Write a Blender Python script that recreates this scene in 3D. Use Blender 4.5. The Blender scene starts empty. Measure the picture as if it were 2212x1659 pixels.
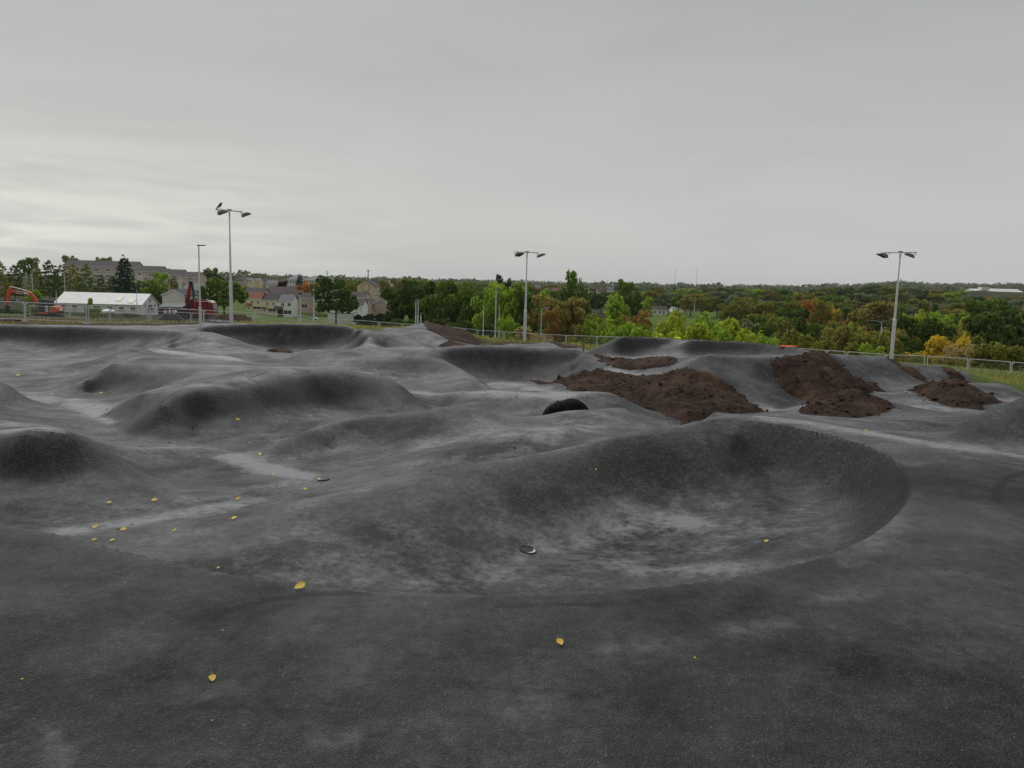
import bpy, bmesh, math, random
import numpy as np
from mathutils import Vector, Matrix
random.seed(7); RNG = np.random.default_rng(7)
S = bpy.context.scene
COL = S.collection

# ------------------------------------------------------------------ camera
F2, CX, CY = 1671.0, 1106.0, 829.5          # focal length / centre of a 2212 x 1659 frame
EYE = 1.6
PITCH, ROLL = math.radians(7.08), math.radians(1.5)
cam_d = bpy.data.cameras.new('camera'); cam = bpy.data.objects.new('camera', cam_d); COL.objects.link(cam)
cam_d.sensor_width = 36.0; cam_d.lens = 36.0 * F2 / 2212.0
cam_d.clip_start = 0.05; cam_d.clip_end = 20000
_f = np.array([0, math.cos(PITCH), -math.sin(PITCH)]); _u0 = np.array([0, math.sin(PITCH), math.cos(PITCH)]); _r0 = np.array([1.0, 0, 0])
C_UP = _u0*math.cos(ROLL) - _r0*math.sin(ROLL); C_R = _r0*math.cos(ROLL) + _u0*math.sin(ROLL); C_F = _f
m = Matrix(((C_R[0], C_UP[0], -C_F[0], 0), (C_R[1], C_UP[1], -C_F[1], 0), (C_R[2], C_UP[2], -C_F[2], EYE), (0, 0, 0, 1)))
cam.matrix_world = m
S.camera = cam
S.render.resolution_x, S.render.resolution_y = 1024, 768

# ------------------------------------------------------------------ world: overcast sky
SUN_EL, SUN_AZ = math.radians(46), math.radians(-28)       # azimuth from +Y towards +X
W = bpy.data.worlds.new('World'); S.world = W; W.use_nodes = True
nt = W.node_tree; nt.nodes.clear()
def N(nt, t, **k):
    n = nt.nodes.new(t)
    for a, b in k.items():
        if a.startswith('i_'): n.inputs[a[2:].replace('_', ' ')].default_value = b
        else: setattr(n, a, b)
    return n
L = lambda nt, a, b: nt.links.new(a, b)
def ramp(nt, stops, interp='LINEAR'):
    n = nt.nodes.new('ShaderNodeValToRGB'); cr = n.color_ramp; cr.interpolation = interp
    while len(cr.elements) < len(stops): cr.elements.new(0.5)
    for e, (p, c) in zip(cr.elements, stops):
        e.position = p; e.color = (c, c, c, 1) if isinstance(c, (int, float)) else (*c, 1)
    return n
def build_world():
    sky = N(nt, 'ShaderNodeTexSky', sky_type='NISHITA', sun_disc=False, sun_elevation=SUN_EL, sun_rotation=SUN_AZ)
    sky.air_density = 1.5; sky.dust_density = 4
    skys = N(nt, 'ShaderNodeMix', data_type='RGBA', blend_type='MULTIPLY'); skys.inputs[0].default_value = 1
    L(nt, sky.outputs[0], skys.inputs[6]); skys.inputs[7].default_value = (0.1, 0.1, 0.1, 1)
    tc = N(nt, 'ShaderNodeTexCoord'); sep = N(nt, 'ShaderNodeSeparateXYZ'); L(nt, tc.outputs['Generated'], sep.inputs[0])
    # cloud deck brightness with elevation: the veil is thinner and brighter towards the horizon
    grad = ramp(nt, [(0.0, (0.60, 0.605, 0.59)), (0.06, (0.575, 0.58, 0.575)), (0.18, (0.50, 0.503, 0.505)), (0.36, (0.41, 0.413, 0.413)), (0.65, (0.50, 0.505, 0.505)), (1.0, (0.56, 0.565, 0.565))])
    L(nt, sep.outputs[2], grad.inputs[0])
    mp = N(nt, 'ShaderNodeMapping'); mp.inputs['Scale'].default_value = (1.0, 1.0, 5.5); L(nt, tc.outputs['Generated'], mp.inputs[0])
    nz = N(nt, 'ShaderNodeTexNoise'); nz.inputs['Scale'].default_value = 3.2; nz.inputs['Detail'].default_value = 5; nz.inputs['Roughness'].default_value = 0.52; nz.inputs['Distortion'].default_value = 0.5
    L(nt, mp.outputs[0], nz.inputs['Vector'])
    rn = ramp(nt, [(0.30, 0.95), (0.50, 1.0), (0.72, 1.035)]); L(nt, nz.outputs[0], rn.inputs[0])
    m1 = N(nt, 'ShaderNodeMix', data_type='RGBA', blend_type='MULTIPLY'); m1.inputs[0].default_value = 1
    L(nt, grad.outputs[0], m1.inputs[6]); L(nt, rn.outputs[0], m1.inputs[7])
    # thicker cloud away from the hidden sun
    dk = N(nt, 'ShaderNodeVectorMath', operation='DOT_PRODUCT'); dk.inputs[1].default_value = (math.sin(SUN_AZ), math.cos(SUN_AZ), 0.0)
    L(nt, tc.outputs['Generated'], dk.inputs[0])
    mr = N(nt, 'ShaderNodeMapRange'); mr.inputs[1].default_value = -1; mr.inputs[2].default_value = 0.45; mr.inputs[3].default_value = 0.85; mr.inputs[4].default_value = 1.0; L(nt, dk.outputs['Value'], mr.inputs[0])
    m1b = N(nt, 'ShaderNodeMix', data_type='RGBA', blend_type='MULTIPLY'); m1b.inputs[0].default_value = 1
    L(nt, m1.outputs[2], m1b.inputs[6]); L(nt, mr.outputs[0], m1b.inputs[7]); m1 = m1b
    # a break low in the cloud, to the left of the view: pale warm light with wisps
    at = N(nt, 'ShaderNodeVectorMath', operation='DOT_PRODUCT'); at.inputs[1].default_value = (math.sin(math.radians(-42)), math.cos(math.radians(-42)), 0.03)
    L(nt, tc.outputs['Generated'], at.inputs[0])
    ra = ramp(nt, [(0.80, 0.0), (0.93, 0.55), (1.0, 1.0)]); L(nt, at.outputs['Value'], ra.inputs[0])
    re = ramp(nt, [(0.0, 1.0), (0.05, 0.95), (0.11, 0.45), (0.19, 0.0)]); L(nt, sep.outputs[2], re.inputs[0])
    mp2 = N(nt, 'ShaderNodeMapping'); mp2.inputs['Scale'].default_value = (2.6, 2.6, 22); L(nt, tc.outputs['Generated'], mp2.inputs[0])
    nz2 = N(nt, 'ShaderNodeTexNoise'); nz2.inputs['Scale'].default_value = 2.4; nz2.inputs['Detail'].default_value = 6; nz2.inputs['Distortion'].default_value = 0.8
    L(nt, mp2.outputs[0], nz2.inputs['Vector'])
    rw = ramp(nt, [(0.36, 0.12), (0.60, 0.85)]); L(nt, nz2.outputs[0], rw.inputs[0])
    a = N(nt, 'ShaderNodeMath', operation='MULTIPLY'); L(nt, ra.outputs[0], a.inputs[0]); L(nt, re.outputs[0], a.inputs[1])
    b = N(nt, 'ShaderNodeMath', operation='MULTIPLY'); L(nt, a.outputs[0], b.inputs[0]); L(nt, rw.outputs[0], b.inputs[1])
    m2 = N(nt, 'ShaderNodeMix', data_type='RGBA', blend_type='MIX'); L(nt, b.outputs[0], m2.inputs[0])
    L(nt, m1.outputs[2], m2.inputs[6]); m2.inputs[7].default_value = (0.90, 0.90, 0.82, 1)
    m3 = N(nt, 'ShaderNodeMix', data_type='RGBA', blend_type='MIX'); m3.inputs[0].default_value = 0.93
    L(nt, skys.outputs[2], m3.inputs[6]); L(nt, m2.outputs[2], m3.inputs[7])
    bg = N(nt, 'ShaderNodeBackground'); L(nt, m3.outputs[2], bg.inputs[0]); bg.inputs[1].default_value = 1.0
    out = N(nt, 'ShaderNodeOutputWorld'); L(nt, bg.outputs[0], out.inputs[0])
build_world()
sun_d = bpy.data.lights.new('sun', 'SUN'); sun_d.energy = 1.5; sun_d.angle = math.radians(35); sun_d.color = (1.0, 0.985, 0.96)
sun = bpy.data.objects.new('sun', sun_d); COL.objects.link(sun)
_sd = Vector((math.sin(SUN_AZ)*math.cos(SUN_EL), math.cos(SUN_AZ)*math.cos(SUN_EL), math.sin(SUN_EL)))
sun.rotation_euler = (-_sd).to_track_quat('-Z', 'Y').to_euler(); sun.location = (0, 0, 40)
S.view_settings.view_transform = 'Standard'; S.view_settings.look = 'None'; S.view_settings.exposure = 0.0; S.view_settings.gamma = 1.0
S.view_settings.use_curve_mapping = False
S.render.engine = 'CYCLES'

# ------------------------------------------------------------------ surveying helpers: sight line (u, v) + distance -> point
def ray(u, v):
    d = C_F + C_R*((u-CX)/F2) - C_UP*((v-CY)/F2)
    return d/d[1]
def at(u, v, y):
    d = ray(u, v); return np.array([d[0]*y, y, EYE + d[2]*y])
def on_z(u, v, z):
    d = ray(u, v); t = (z-EYE)/d[2]; return d*t + np.array([0, 0, EYE])
FL0, FL1 = -0.37, -0.053                       # the track floor falls gently away from the camera
def floor_z(y): return FL0 + FL1*y
def on_h(u, v, h):
    d = ray(u, v); t = (FL0 + h - EYE)/(d[2] - FL1); return d*t + np.array([0, 0, EYE])
def PX(y): return y/F2                          # metres per frame pixel at a distance
# ------------------------------------------------------------------ pump track relief
# crest, foot and floor lines surveyed along sight lines: (u, v, kind, value); kind h = height over track floor, z = height, y = distance
def pts(kind, s):
    out = []
    for tok in s.split():
        a = [float(q) for q in tok.split(',')]
        out.append((a[0], a[1], kind, a[2]))
    return out
def world(p):
    u, v, k, q = p
    return on_h(u, v, q) if k == 'h' else on_z(u, v, q) if k == 'z' else at(u, v, q)
DENSE = []
LINES = []       # (list of points, hidden back offsets [(distance, drop)])
def ln(kind, s, back=None):
    for part in s.split(';'): LINES.append((pts(kind, part), back or []))
def berm(top, base, fr=((0.0, 0.0), (0.36, 0.2), (0.70, 0.5), (1.0, 1.0))):
    """dished wall between a top line and a foot line, steepest at the top"""
    T, B = pts('y', top), pts('y', base); bu = [p[0] for p in B]; o = np.argsort(bu)
    bu = np.array(bu)[o]; bv = np.array([p[1] for p in B])[o]; by = np.array([p[3] for p in B])[o]
    n = max(14, int((T[-1][0]-T[0][0])*PX(T[0][3])/0.36)); us = np.linspace(T[0][0], T[-1][0], n)
    tv = np.interp(us, [p[0] for p in T], [p[1] for p in T]); ty = np.interp(us, [p[0] for p in T], [p[3] for p in T])
    vv = np.interp(us, bu, bv); yy = np.interp(us, bu, by)
    for a, b in fr: DENSE.append(([(u, v0+(v1-v0)*a, 'y', y0+(y1-y0)*b) for u, v0, v1, y0, y1 in zip(us, tv, vv, ty, yy)], []))
BERMS = [('979,754,30.4 1100,755,30.4 1224,756,30.2 1240,757,30.0', '940,790,29.2 1000,815,29.0 1060,822,28.9 1084,823,28.9 1130,825,28.8 1175,829,28.2 1210,833,27.4 1250,815,28.2'),
         ('500,704,43.6 560,704,43.8 630,704,43.8 700,705,43.6 755,709,43', '500,742,42.3 600,760,42.4 690,757,42.2 780,751,41'),
         ('-100,704,40.4 0,706,40.4 100,707,40.4 210,710,40.2 310,713,39.8 370,716,39.2', '-100,748,38.6 0,753,38.6 80,760,38.6 140,765,38.5 200,767,38 270,764,37.4 350,755,36.8'),
         ('1345,730,29.8 1400,731,29.9 1450,732,29.9', '1320,768,29.2 1370,769,29.2 1420,760,29.2 1453,749,29.0'),
         ('1491,737,28.5 1550,739,28.5 1607,741,28.3 1650,744,27.9 1687,747,27.3 1719,751,26.6', '1490,772,27.7 1510,767,28.0 1600,768,27.8 1680,770,26.9 1730,764,25.6')]
# --- near deck lip of the bowl: a crisp edge with a dished wall inside it
LIP = pts('z', '-250,1110,0 -120,1120,0 0,1133,0 60,1140,0 110,1148,0 160,1160,0 230,1180,0 300,1197,0 400,1220,0 520,1244,0 640,1263,0 720,1270,0 850,1279,0 980,1283,0 1100,1283,0 1300,1277,0 1500,1260,0 1600,1244,0 1700,1225,0 1770,1206,0 1830,1185,0 1880,1157,0 1920,1130,0 1945,1107,0 1962,1085,0 1970,1066,0 1972,1050,0 1969,1035,0 1962,1020,0 1950,1005,0 1930,990,0 1880,965,0 1800,942,0 1700,920,0 1620,908,0 1575,904,0 1545,905,0')
def lip_profile():
    W_ = np.array([world(p) for p in LIP]); seg = np.r_[0, np.cumsum(np.linalg.norm(np.diff(W_, axis=0), axis=1))]
    s = np.arange(0, seg[-1], 0.13); X = np.interp(s, seg, W_[:, 0]); Y = np.interp(s, seg, W_[:, 1])
    for _ in range(6): X[1:-1] = (X[:-2]+X[1:-1]*2+X[2:])/4; Y[1:-1] = (Y[:-2]+Y[1:-1]*2+Y[2:])/4
    dx, dy = np.gradient(X), np.gradient(Y); n = np.stack([-dy, dx], 1); n /= np.linalg.norm(n, axis=1)[:, None]      # left of travel = into the bowl
    k = np.clip((seg[-1]-s)/1.2, 0.25, 1)
    global _LX, _LY, _LN, _LK
    f = np.arange(0, seg[-1]-0.02, 0.03); _LX, _LY = np.interp(f, s, X), np.interp(f, s, Y); _LN = np.stack([np.interp(f, s, n[:, 0]), np.interp(f, s, n[:, 1])], 1); _LK = np.interp(f, s, k)
    out = []
    for off, z in ((-0.5, 0.0), (-0.16, 0.0), (0.0, 0.0), (0.09, -0.14), (0.24, -0.31), (0.48, -0.47)):
        out.append(np.stack([X + n[:, 0]*off, Y + n[:, 1]*off, np.full(len(X), z)*k], 1))
    return out
LIPS = lip_profile()
# --- bowl: dividing ridge to the left of the bowl and the visible floor
ln('z', '1545,905,0.0 1450,925,-0.06 1330,948,-0.12 1250,965,-0.18 1150,985,-0.24 1000,1010,-0.30 850,1042,-0.37 700,1076,-0.44 600,1095,-0.5 480,1118,-0.56', [(0.3, 0.05), (0.9, 0.24)])
ln('z', '-250,1165,-.02 -100,1172,-.02 0,1182,-.02 110,1200,-.02 230,1232,-.01 400,1275,0 600,1310,0')
ln('z', '1140,1190,-0.74 1230,1160,-0.74 1350,1140,-0.73 1450,1150,-0.73 1500,1200,-0.73 1350,1230,-0.74 1150,1240,-0.74 1000,1230,-0.72')
ln('y', '850,1150,6.4 700,1160,6.3 600,1190,5.9')
ln('z', '1300,1060,-0.52 1450,1060,-0.58 1600,1075,-0.60 1700,1110,-0.58 1760,1150,-0.55 1700,1190,-0.55 1580,1225,-0.6')
ln('y', '1100,1060,7.6 950,1090,7.15 800,1110,6.9')
# --- left channel between ridge and mounds
ln('h', '130,1150,0 250,1135,0 400,1108,0 520,1085,0 640,1060,0 695,1037,0 640,1022,0 560,1005,0 500,985,0 460,965,0 330,965,0 250,966,0')
ln('h', '20,1140,0.0 -150,1130,0 330,1075,0.03 420,1055,0.0')
ln('y', '780,1020,9.9 900,990,10.3 1020,965,10.2 1120,945,10.6 1230,925,11.2')
ln('y', '1330,945,11.2 1400,945,11.8 1480,940,12.0 1540,925,12.5')
# --- mound at the left edge
ln('y', '-150,965,8.9 -60,955,8.9 0,947,8.9 60,937,8.9 110,934,8.95 150,934,9.0 180,945,9.3')
ln('h', '180,945,0.52 230,975,0.32 290,1010,0.15 345,1050,0.02', [(0.8, 0.12)])
ln('y', '0,1030,8.5 60,1022,8.6 110,1020,8.6 160,1022,8.6 220,1035,8.55 280,1045,8.5')
ln('h', '-150,1085,0.08 0,1080,0.08 100,1085,0.06 200,1085,0.03 300,1080,0.02')
ln('h', '-100,930,0.5 0,923,0.48 80,921,0.46 130,926,0.42')
ln('h', '-80,880,0.25 0,888,0.2 60,905,0.16 120,925,0.1 175,943,0.02')
ln('y', '-80,822,17 0,827,17 25,835,17 60,865,16.4 95,884,16', [(1.6, 0.45)])
ln('h', '0,896,0.10 60,896,0.05 110,893,0')
ln('h', '130,872,0 180,880,0 230,900,0 200,925,0 140,858,0 60,850,0')
# --- long mound in the middle left
ln('h', '224,893,0.05 262,870,0.28 305,849,0.53 350,838,0.60 402,831,0.62 437,818,0.66 455,808,0.70')
ln('h', '352,874,0.50 371,860,0.59 440,853,0.61 525,845,0.60 580,834,0.67 630,821,0.75 700,816,0.77 774,813,0.77 838,813,0.75')
ln('h', '838,813,0.75 870,834,0.55 900,859,0.28 935,886,0.06', [(1.2, 0.35)])
ln('h', '235,905,0.0 275,930,0.0 330,952,0.02 420,945,0.0 560,922,0.0 680,912,0.03 760,900,0.05')
ln('h', '420,895,0.29 560,885,0.26 700,865,0.30 820,855,0.36; 420,925,0.09 490,916,0.10 560,905,0.11')
# --- wedge mound behind it
ln('y', '168,842,20.0 210,805,20.9 245,785,21.2 297,784,21.6 350,791,21.3 437,798,20.4 447,806,19.4', [(1.2, 0.12)])
ln('h', '190,848,0.0 240,850,0.02 320,852,0.05')
ln('h', '120,845,0 60,838,0 0,833,0.05 150,830,0.1')
# --- hip ridge
ln('y', '-60,796,26 0,793,26 90,790,26.5 190,783,26.2 245,762,27.2 285,750,27.8 303,751,28.2', [(1.5, 0.4)])
ln('y', '303,752,28.2 306,764,27.2 292,776,25.6')
ln('y', '60,812,24.5 140,812,24.5 200,802,25.0')
ln('y', '330,750,31 380,752,32.5 350,765,28.5 420,775,27 330,778,25.5')
ln('y', '560,790,25.5 480,790,24.2 520,775,28 450,762,32 620,800,23.6 500,808,21.5')
# --- far berm on the left, deck behind it
ln('y', '-100,704,40.4 0,706,40.4 100,707,40.4 210,710,40.2 310,713,39.8 392,717,39.0 402,721,38.6', [(0.9, 0.02), (3.0, 0.1)])
ln('y', '402,721,38.6 388,735,37.6 358,749,36.6')
ln('y', '-100,748,38.6 0,753,38.6 80,760,38.6 140,765,38.5 200,767,38 270,764,37.4 320,760,37.2')
ln('y', '0,775,33.5 90,783,31.5 160,778,33 220,772,34')
ln('y', '402,720,38.7 430,716,39.2 460,718,38.8 480,735,37.6 520,757,36.2 560,760,36.4 600,761,36.8')
ln('y', '370,755,36 420,757,35.6 470,757,35.6')
ln('y', '448,707,43 500,704,43.6 560,704,43.8 630,704,43.8 700,705,43.6 755,709,43 772,713,42.4', [(-0.35, 0.42), (0.9, 0.02), (3.0, 0.1)])
ln('y', '520,748,42.4 600,760,42.4 690,757,42.2 780,751,41')
ln('y', '772,713,42.4 785,728,41.4 805,745,39.8')
ln('y', '200,701,50 340,703,47 500,699,54 650,701,50 300,696,54 80,700,50 -100,698,50 480,702,49')
ln('y', '498,763,31 573,766,31 595,775,30.3 613,784,29.5', [(1.5, 0.35)])
ln('y', '613,784,29.5 633,769,30.2 658,756,30.8 673,755,31 760,756,31 848,758,31 898,761,31', [(1.6, 0.35)])
ln('y', '640,786,28.4 720,790,27.6; 690,771,29.6 760,770,29.6 850,768,29.6; 540,776,29.8 480,775,29.6')
# --- mound with the light flank, and the big dark berm
ln('y', '700,800,24 738,788,25 768,775,25.6 823,774,25.6 880,772,25.8 922,771,26 955,776,25.8 998,798,25 1031,818,24 1077,847,21.4', [(1.4, 0.3)])
ln('y', '720,806,23.6 760,798,24.4 850,802,24.6 940,806,24.8; 850,815,23.8 950,822,23.8; 880,848,21.7 960,845,22 1020,845,22; 880,830,22.9 930,832,22.9')
ln('y', '905,766,30.2 920,761,30.3 937,756,30.4 979,754,30.4 1100,755,30.4 1180,755,30.4 1224,756,30.2 1245,758,30.0 1259,762,29.8', [(1.0, 0.02), (2.8, 0.4)])
ln('y', '1060,822,29.1 1084,823,29.0 1130,825,28.8 1175,829,28.2 1210,833,27.4')
ln('y', '1259,762,29.8 1275,774,28.8 1290,784,27.8 1318,796,26.6 1345,803,25.6')
ln('y', '1225,800,29.0 1250,806,28.0; 1240,780,29.4')
ln('y', '1064,826,25.5 1130,836,23.2 1200,846,21.6')
# --- roller behind the middle mound
ln('y', '905,853,20.6 980,852,19.4 1049,849,18.6 1084,854,18.3 1154,864,17.5 1241,854,17.8 1287,849,18.1 1318,849,18.3 1340,857,18.3 1381,888,17.6 1420,903,17.2')
ln('y', '950,880,17.6 1060,884,17.4 1150,894,16.6 1230,887,16.7 1330,872,17.4')
# --- middle mound
ln('h', '600,985,0.05 625,960,0.18 664,930,0.33 699,916,0.38 769,905,0.43 874,895,0.51 944,886,0.57 996,881,0.62 1024,881,0.62 1049,884,0.58 1084,895,0.48 1129,900,0.42 1171,898,0.42 1224,889,0.48 1283,885,0.52 1329,881,0.54 1346,882,0.53 1381,902,0.34 1438,930,0.12', [(1.3, 0.42)])
ln('h', '620,1008,0.0 700,1010,0.0 800,990,0.03 870,970,0.14 930,945,0.24 1050,922,0.42 1200,915,0.40 1300,905,0.46')
ln('h', '700,975,0.07 800,950,0.15 760,930,0.27; 720,970,0.07 760,965,0.07 800,960,0.10')
# --- right: dirt hump beds, ramps and the high berm
ln('y', '1150,824,25.5 1185,834,24.8 1212,832,24.6 1258,811,23.4 1290,805,23.0 1327,814,22.8 1367,823,22.4 1407,823,22.0 1447,813,21.4 1495,807,20.8 1519,809,20.4 1543,819,20.2 1575,851,19.8 1607,867,19.3 1655,887,18.7')
ln('y', '1245,845,21.5 1330,850,20.0 1380,875,18.7 1440,895,17.9 1480,912,17.0 1560,897,17.4 1640,890,18.4')
ln('y', '1300,828,22.2 1380,845,20.8; 1440,835,20.6 1450,850,19.8 1500,865,18.9')
ln('y', '1345,803,25.6 1380,806,25.0 1430,802,24.0 1459,788,22.8 1487,779,22.0 1511,771,21.6 1535,769,21.4 1570,771,21.4 1607,773,21.4 1647,775,21.4 1687,775,21.5 1727,773,22.0 1759,769,22.8 1777,764,23.6', [(0.7, 0.02)])
ln('y', '1575,790,21.0 1600,820,20.3 1640,850,19.6; 1660,805,20.8 1667,823,20.5 1690,850,19.8 1720,862,19.6; 1640,884,18.8 1700,880,19.0 1763,871,19.2')
ln('y', '1150,832,25.6 1200,838,24.6')
ln('y', '1285,771,29.4 1308,773,29.0 1358,780,28.2 1395,779,27.8 1445,772,27.2 1473,783,25.6; 1297,779,28.4 1333,794,26.6 1370,797,26.2 1433,793,25.4')
ln('y', '1263,761,30.2 1295,748,30.0 1333,733,29.8 1345,730,29.8 1400,731,29.9 1470,733,29.9 1515,736,29.8', [(0.3, 0.03), (0.9, 0.08), (3.4, 0.75)])
ln('y', '1270,766,29.8 1320,768,29.2 1370,769,29.2 1420,760,29.2 1453,749,29.0 1480,740,28.6 1491,737,28.5')
ln('y', '1491,737,28.5 1550,739,28.5 1607,741,28.3 1650,744,27.9 1687,747,27.3 1719,751,26.6 1747,757,25.4 1765,762,24.4', [(0.3, 0.03), (0.9, 0.08), (3.2, 0.75)])
ln('y', '1470,776,26.8 1490,772,27.7 1510,767,28.0 1600,768,27.8 1680,770,26.9 1730,764,25.6')
ln('y', '1787,766,24.2 1847,770,24.6 1880,770,24.8 1911,771,24.8 1923,777,24.4 1951,803,23.6 1991,831,23.0', [(0.8, 0.02), (2.2, 0.3)])
ln('y', '1800,785,23.4 1850,825,22.0 1910,847,21.2 1927,846,21.4 1980,834,22.6; 1860,800,23.4 1900,810,23.4')
ln('y', '1939,785,27 1985,792,27 2031,793,27 2060,800,27', [(1.2, 0.05), (3.0, 0.5)])
ln('y', '1985,831,24.8 2007,830,25 2063,828,25 2107,826,25; 2020,811,26.2 2060,812,26.2')
ln('y', '1955,844,21 2007,832,21.2 2059,828,21 2087,831,20.8 2111,847,20 2163,867,19', [(0.8, 0.1)])
ln('y', '2163,868,18.9 2107,882,17.9 2067,879,18.1 2027,868,18.8 1987,852,20')
ln('y', '2090,829,23 2130,828,23 2167,829,23 2187,839,22.5 2230,853,21.5 2330,880,20', [(1.0, 0.12), (3.0, 0.5)])
ln('y', '1719,886,17.0 1759,872,17.3 1807,856,17.5 1847,851,17.6 1887,859,17.3 1927,877,16.8 1935,884,16.4')
ln('y', '1887,896,15.8 1827,901,15.4 1767,898,15.6; 1880,850,20.3 1960,858,19.8; 2000,885,17.2 1940,890,16')
ln('z', '1600,897,-0.24 1700,893,-0.32 1750,903,-0.27 1850,915,-0.2 1950,915,-0.3 2040,905,-0.36')
ln('z', '1700,910,0.0 1850,936,0.0 1990,945,-0.03 2060,950,-0.03 2140,955,-0.03 2230,958,-0.03 2400,970,-0.03')
ln('y', '2030,940,9.15 2060,931,9.3 2120,900,9.5 2212,862,9.7 2300,830,9.8 2450,800,9.9', [(0.3, 0.0), (1.6, 0.45)])
ln('z', '2000,1000,0.03 2150,1010,0.0 2212,1100,0.0 2050,1150,0.01 2212,1300,0 1900,1300,0 2400,1100,0')
ln('z', '100,1300,0.02 500,1330,0 900,1340,0 1300,1340,0 1700,1340,0 100,1600,0 1000,1600,0 2100,1600,0 500,1450,0 1500,1450,0 2100,1450,0')
# --- far right and far middle
ln('y', '868,709,52 890,702,53.5 908,698,54.5 923,699,54.5 948,703,54 1020,723,51.5 1043,748,48', [(1.5, 0.2)])
ln('y', '775,712,46 840,711,48 898,711,48 912,714,47.6 973,736,45', [])
ln('y', '820,722,45.4 940,750,43')
ln('y', '798,721,43.4 840,722,43.6 870,723,43.6 890,730,43 928,751,40.6')
ln('y', '830,752,40.6 900,756,38.6 940,752,42 968,737,44.6 1010,749,43.4')
ln('y', '1060,752,47 1090,746,50 1110,744,51 1127,747,50 1150,750,47 1170,744,50 1187,739,52 1205,742,51 1250,753,46')
ln('y', '1020,752,45 1100,753,42 1200,753,42 1245,757,40')
for b_ in BERMS: berm(*b_)
BASE_PTS = [(-14, -2, 0.0), (-8, -3, 0), (0, -3, 0), (8, -3, 0), (14, -2, 0), (-3, 0, 0), (0, 0.5, 0), (3, 0, 0), (10, 3, 0), (-9, 3.5, 0), (18, 6, -0.1), (-16, 8, -0.6), (20, 15, -0.7), (-20, 16, -1.2), (-30, 26, -1.8), (24, 25, -1.5), (-36, 40, -2.0), (-42, 48, -1.3), (-45, 60, -1.5), (30, 36, -2.6), (0, 62, -2.9), (-20, 60, -1.7), (-10, 60, -1.9), (10, 62, -3.1), (20, 60, -3.0), (30, 58, -3.2), (40, 55, -3.6), (48, 62, -4.4), (22, 45, -2.5), (30, 45, -2.7), (8, 36, -1.9), (13, 36, -1.9), (18, 36, -2.1), (10, 42, -2.3), (4, 42, -2.0)]
def build_relief():
    P = [np.array(p, float) for p in BASE_PTS]
    for line, back in DENSE: P += [world(p) for p in line]
    for q in LIPS: P += list(q)
    nd = len(P)
    for line, back in LINES:
        w = [world(p) for p in line]
        seq = []
        for a, b in zip(line[:-1], line[1:]):
            wa, wb = world(a), world(b)
            d = np.linalg.norm(wb-wa); step = max(0.17, 0.0135*wa[1])
            n = max(1, int(round(d/step)))
            for k in range(n):
                t = k/n
                q = (a[0]+(b[0]-a[0])*t, a[1]+(b[1]-a[1])*t, a[2], a[3]+(b[3]-a[3])*t)
                seq.append(world(q))
        seq.append(w[-1])
        P += seq
        for dist, drop in back:
            for q in seq:
                h = np.array([q[0], q[1], 0]); h /= np.linalg.norm(h)
                P.append(q + h*dist - np.array([0, 0, drop]))
    P = np.array(P)
    # thin out points that fall together
    keep = []; cell = {}
    for i, p in enumerate(P):
        r = max(0.09, 0.007*max(p[1], 0)) if i >= nd else 0.1
        if i < nd: keep.append(i); rr = max(0.09, 0.007*max(p[1], 0)); cell[(int(p[0]//rr), int(p[1]//rr))] = i; continue
        k = (int(p[0]//r), int(p[1]//r))
        if any((k[0]+dx, k[1]+dy) in cell and np.hypot(*(P[cell[(k[0]+dx, k[1]+dy)]][:2]-p[:2])) < r for dx in (-1, 0, 1) for dy in (-1, 0, 1)): continue
        cell[k] = i; keep.append(i)
    return P[keep]
CTRL = build_relief()
def rbf_fit(P, cs, smooth):
    D2 = ((P[:, None, :2]-P[None, :, :2])**2).sum(2)
    A = -np.sqrt(D2 + cs[None, :]**2)
    n = len(P); M = np.zeros((n+3, n+3)); M[:n, :n] = A + np.diag(smooth)
    M[:n, n] = 1; M[:n, n+1:] = P[:, :2]; M[n, :n] = 1; M[n+1:, :n] = P[:, :2].T
    return np.linalg.solve(M, np.r_[P[:, 2], 0, 0, 0])
_cs = np.clip(0.0028*CTRL[:, 1], 0.014, 0.12)
_w = rbf_fit(CTRL, _cs, np.clip(0.004*CTRL[:, 1], 0.02, 0.2)*0.04)
def relief(x, y):
    x = np.asarray(x, float); sh = x.shape; x = x.ravel(); y = np.asarray(y, float).ravel(); out = np.empty(len(x))
    Px, Py = CTRL[:, 0].astype(np.float32), CTRL[:, 1].astype(np.float32); c2 = (_cs**2).astype(np.float32); w = _w[:len(CTRL)].astype(np.float32)
    for i in range(0, len(x), 8000):
        a = x[i:i+8000].astype(np.float32)[:, None]; b = y[i:i+8000].astype(np.float32)[:, None]
        out[i:i+8000] = -(np.sqrt((a-Px)**2 + (b-Py)**2 + c2) @ w)
    n = len(CTRL); out += _w[n] + _w[n+1]*x + _w[n+2]*y
    # keep the bowl lip crisp: the exact edge profile within a hand's breadth of it
    k = np.where((x > -5.2) & (x < 4.6) & (y > 3.2) & (y < 10.6))[0]
    for i in range(0, len(k), 20000):
        j = k[i:i+20000]; d2 = (x[j][:, None]-_LX)**2 + (y[j][:, None]-_LY)**2; m_ = d2.argmin(1); d = (x[j]-_LX[m_])*_LN[m_, 0] + (y[j]-_LY[m_])*_LN[m_, 1]; r = np.sqrt(d2[np.arange(len(j)), m_])
        pr = np.interp(d, [-1, 0, 0.012, 0.05, 0.09, 0.24, 0.48], [0, 0, -0.012, -0.085, -0.14, -0.31, -0.47])*_LK[m_]
        w = np.clip((0.26-r)/0.16, 0, 1); w = w*w*(3-2*w); out[j] = out[j]*(1-w) + pr*w
    return out.reshape(sh)
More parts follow.
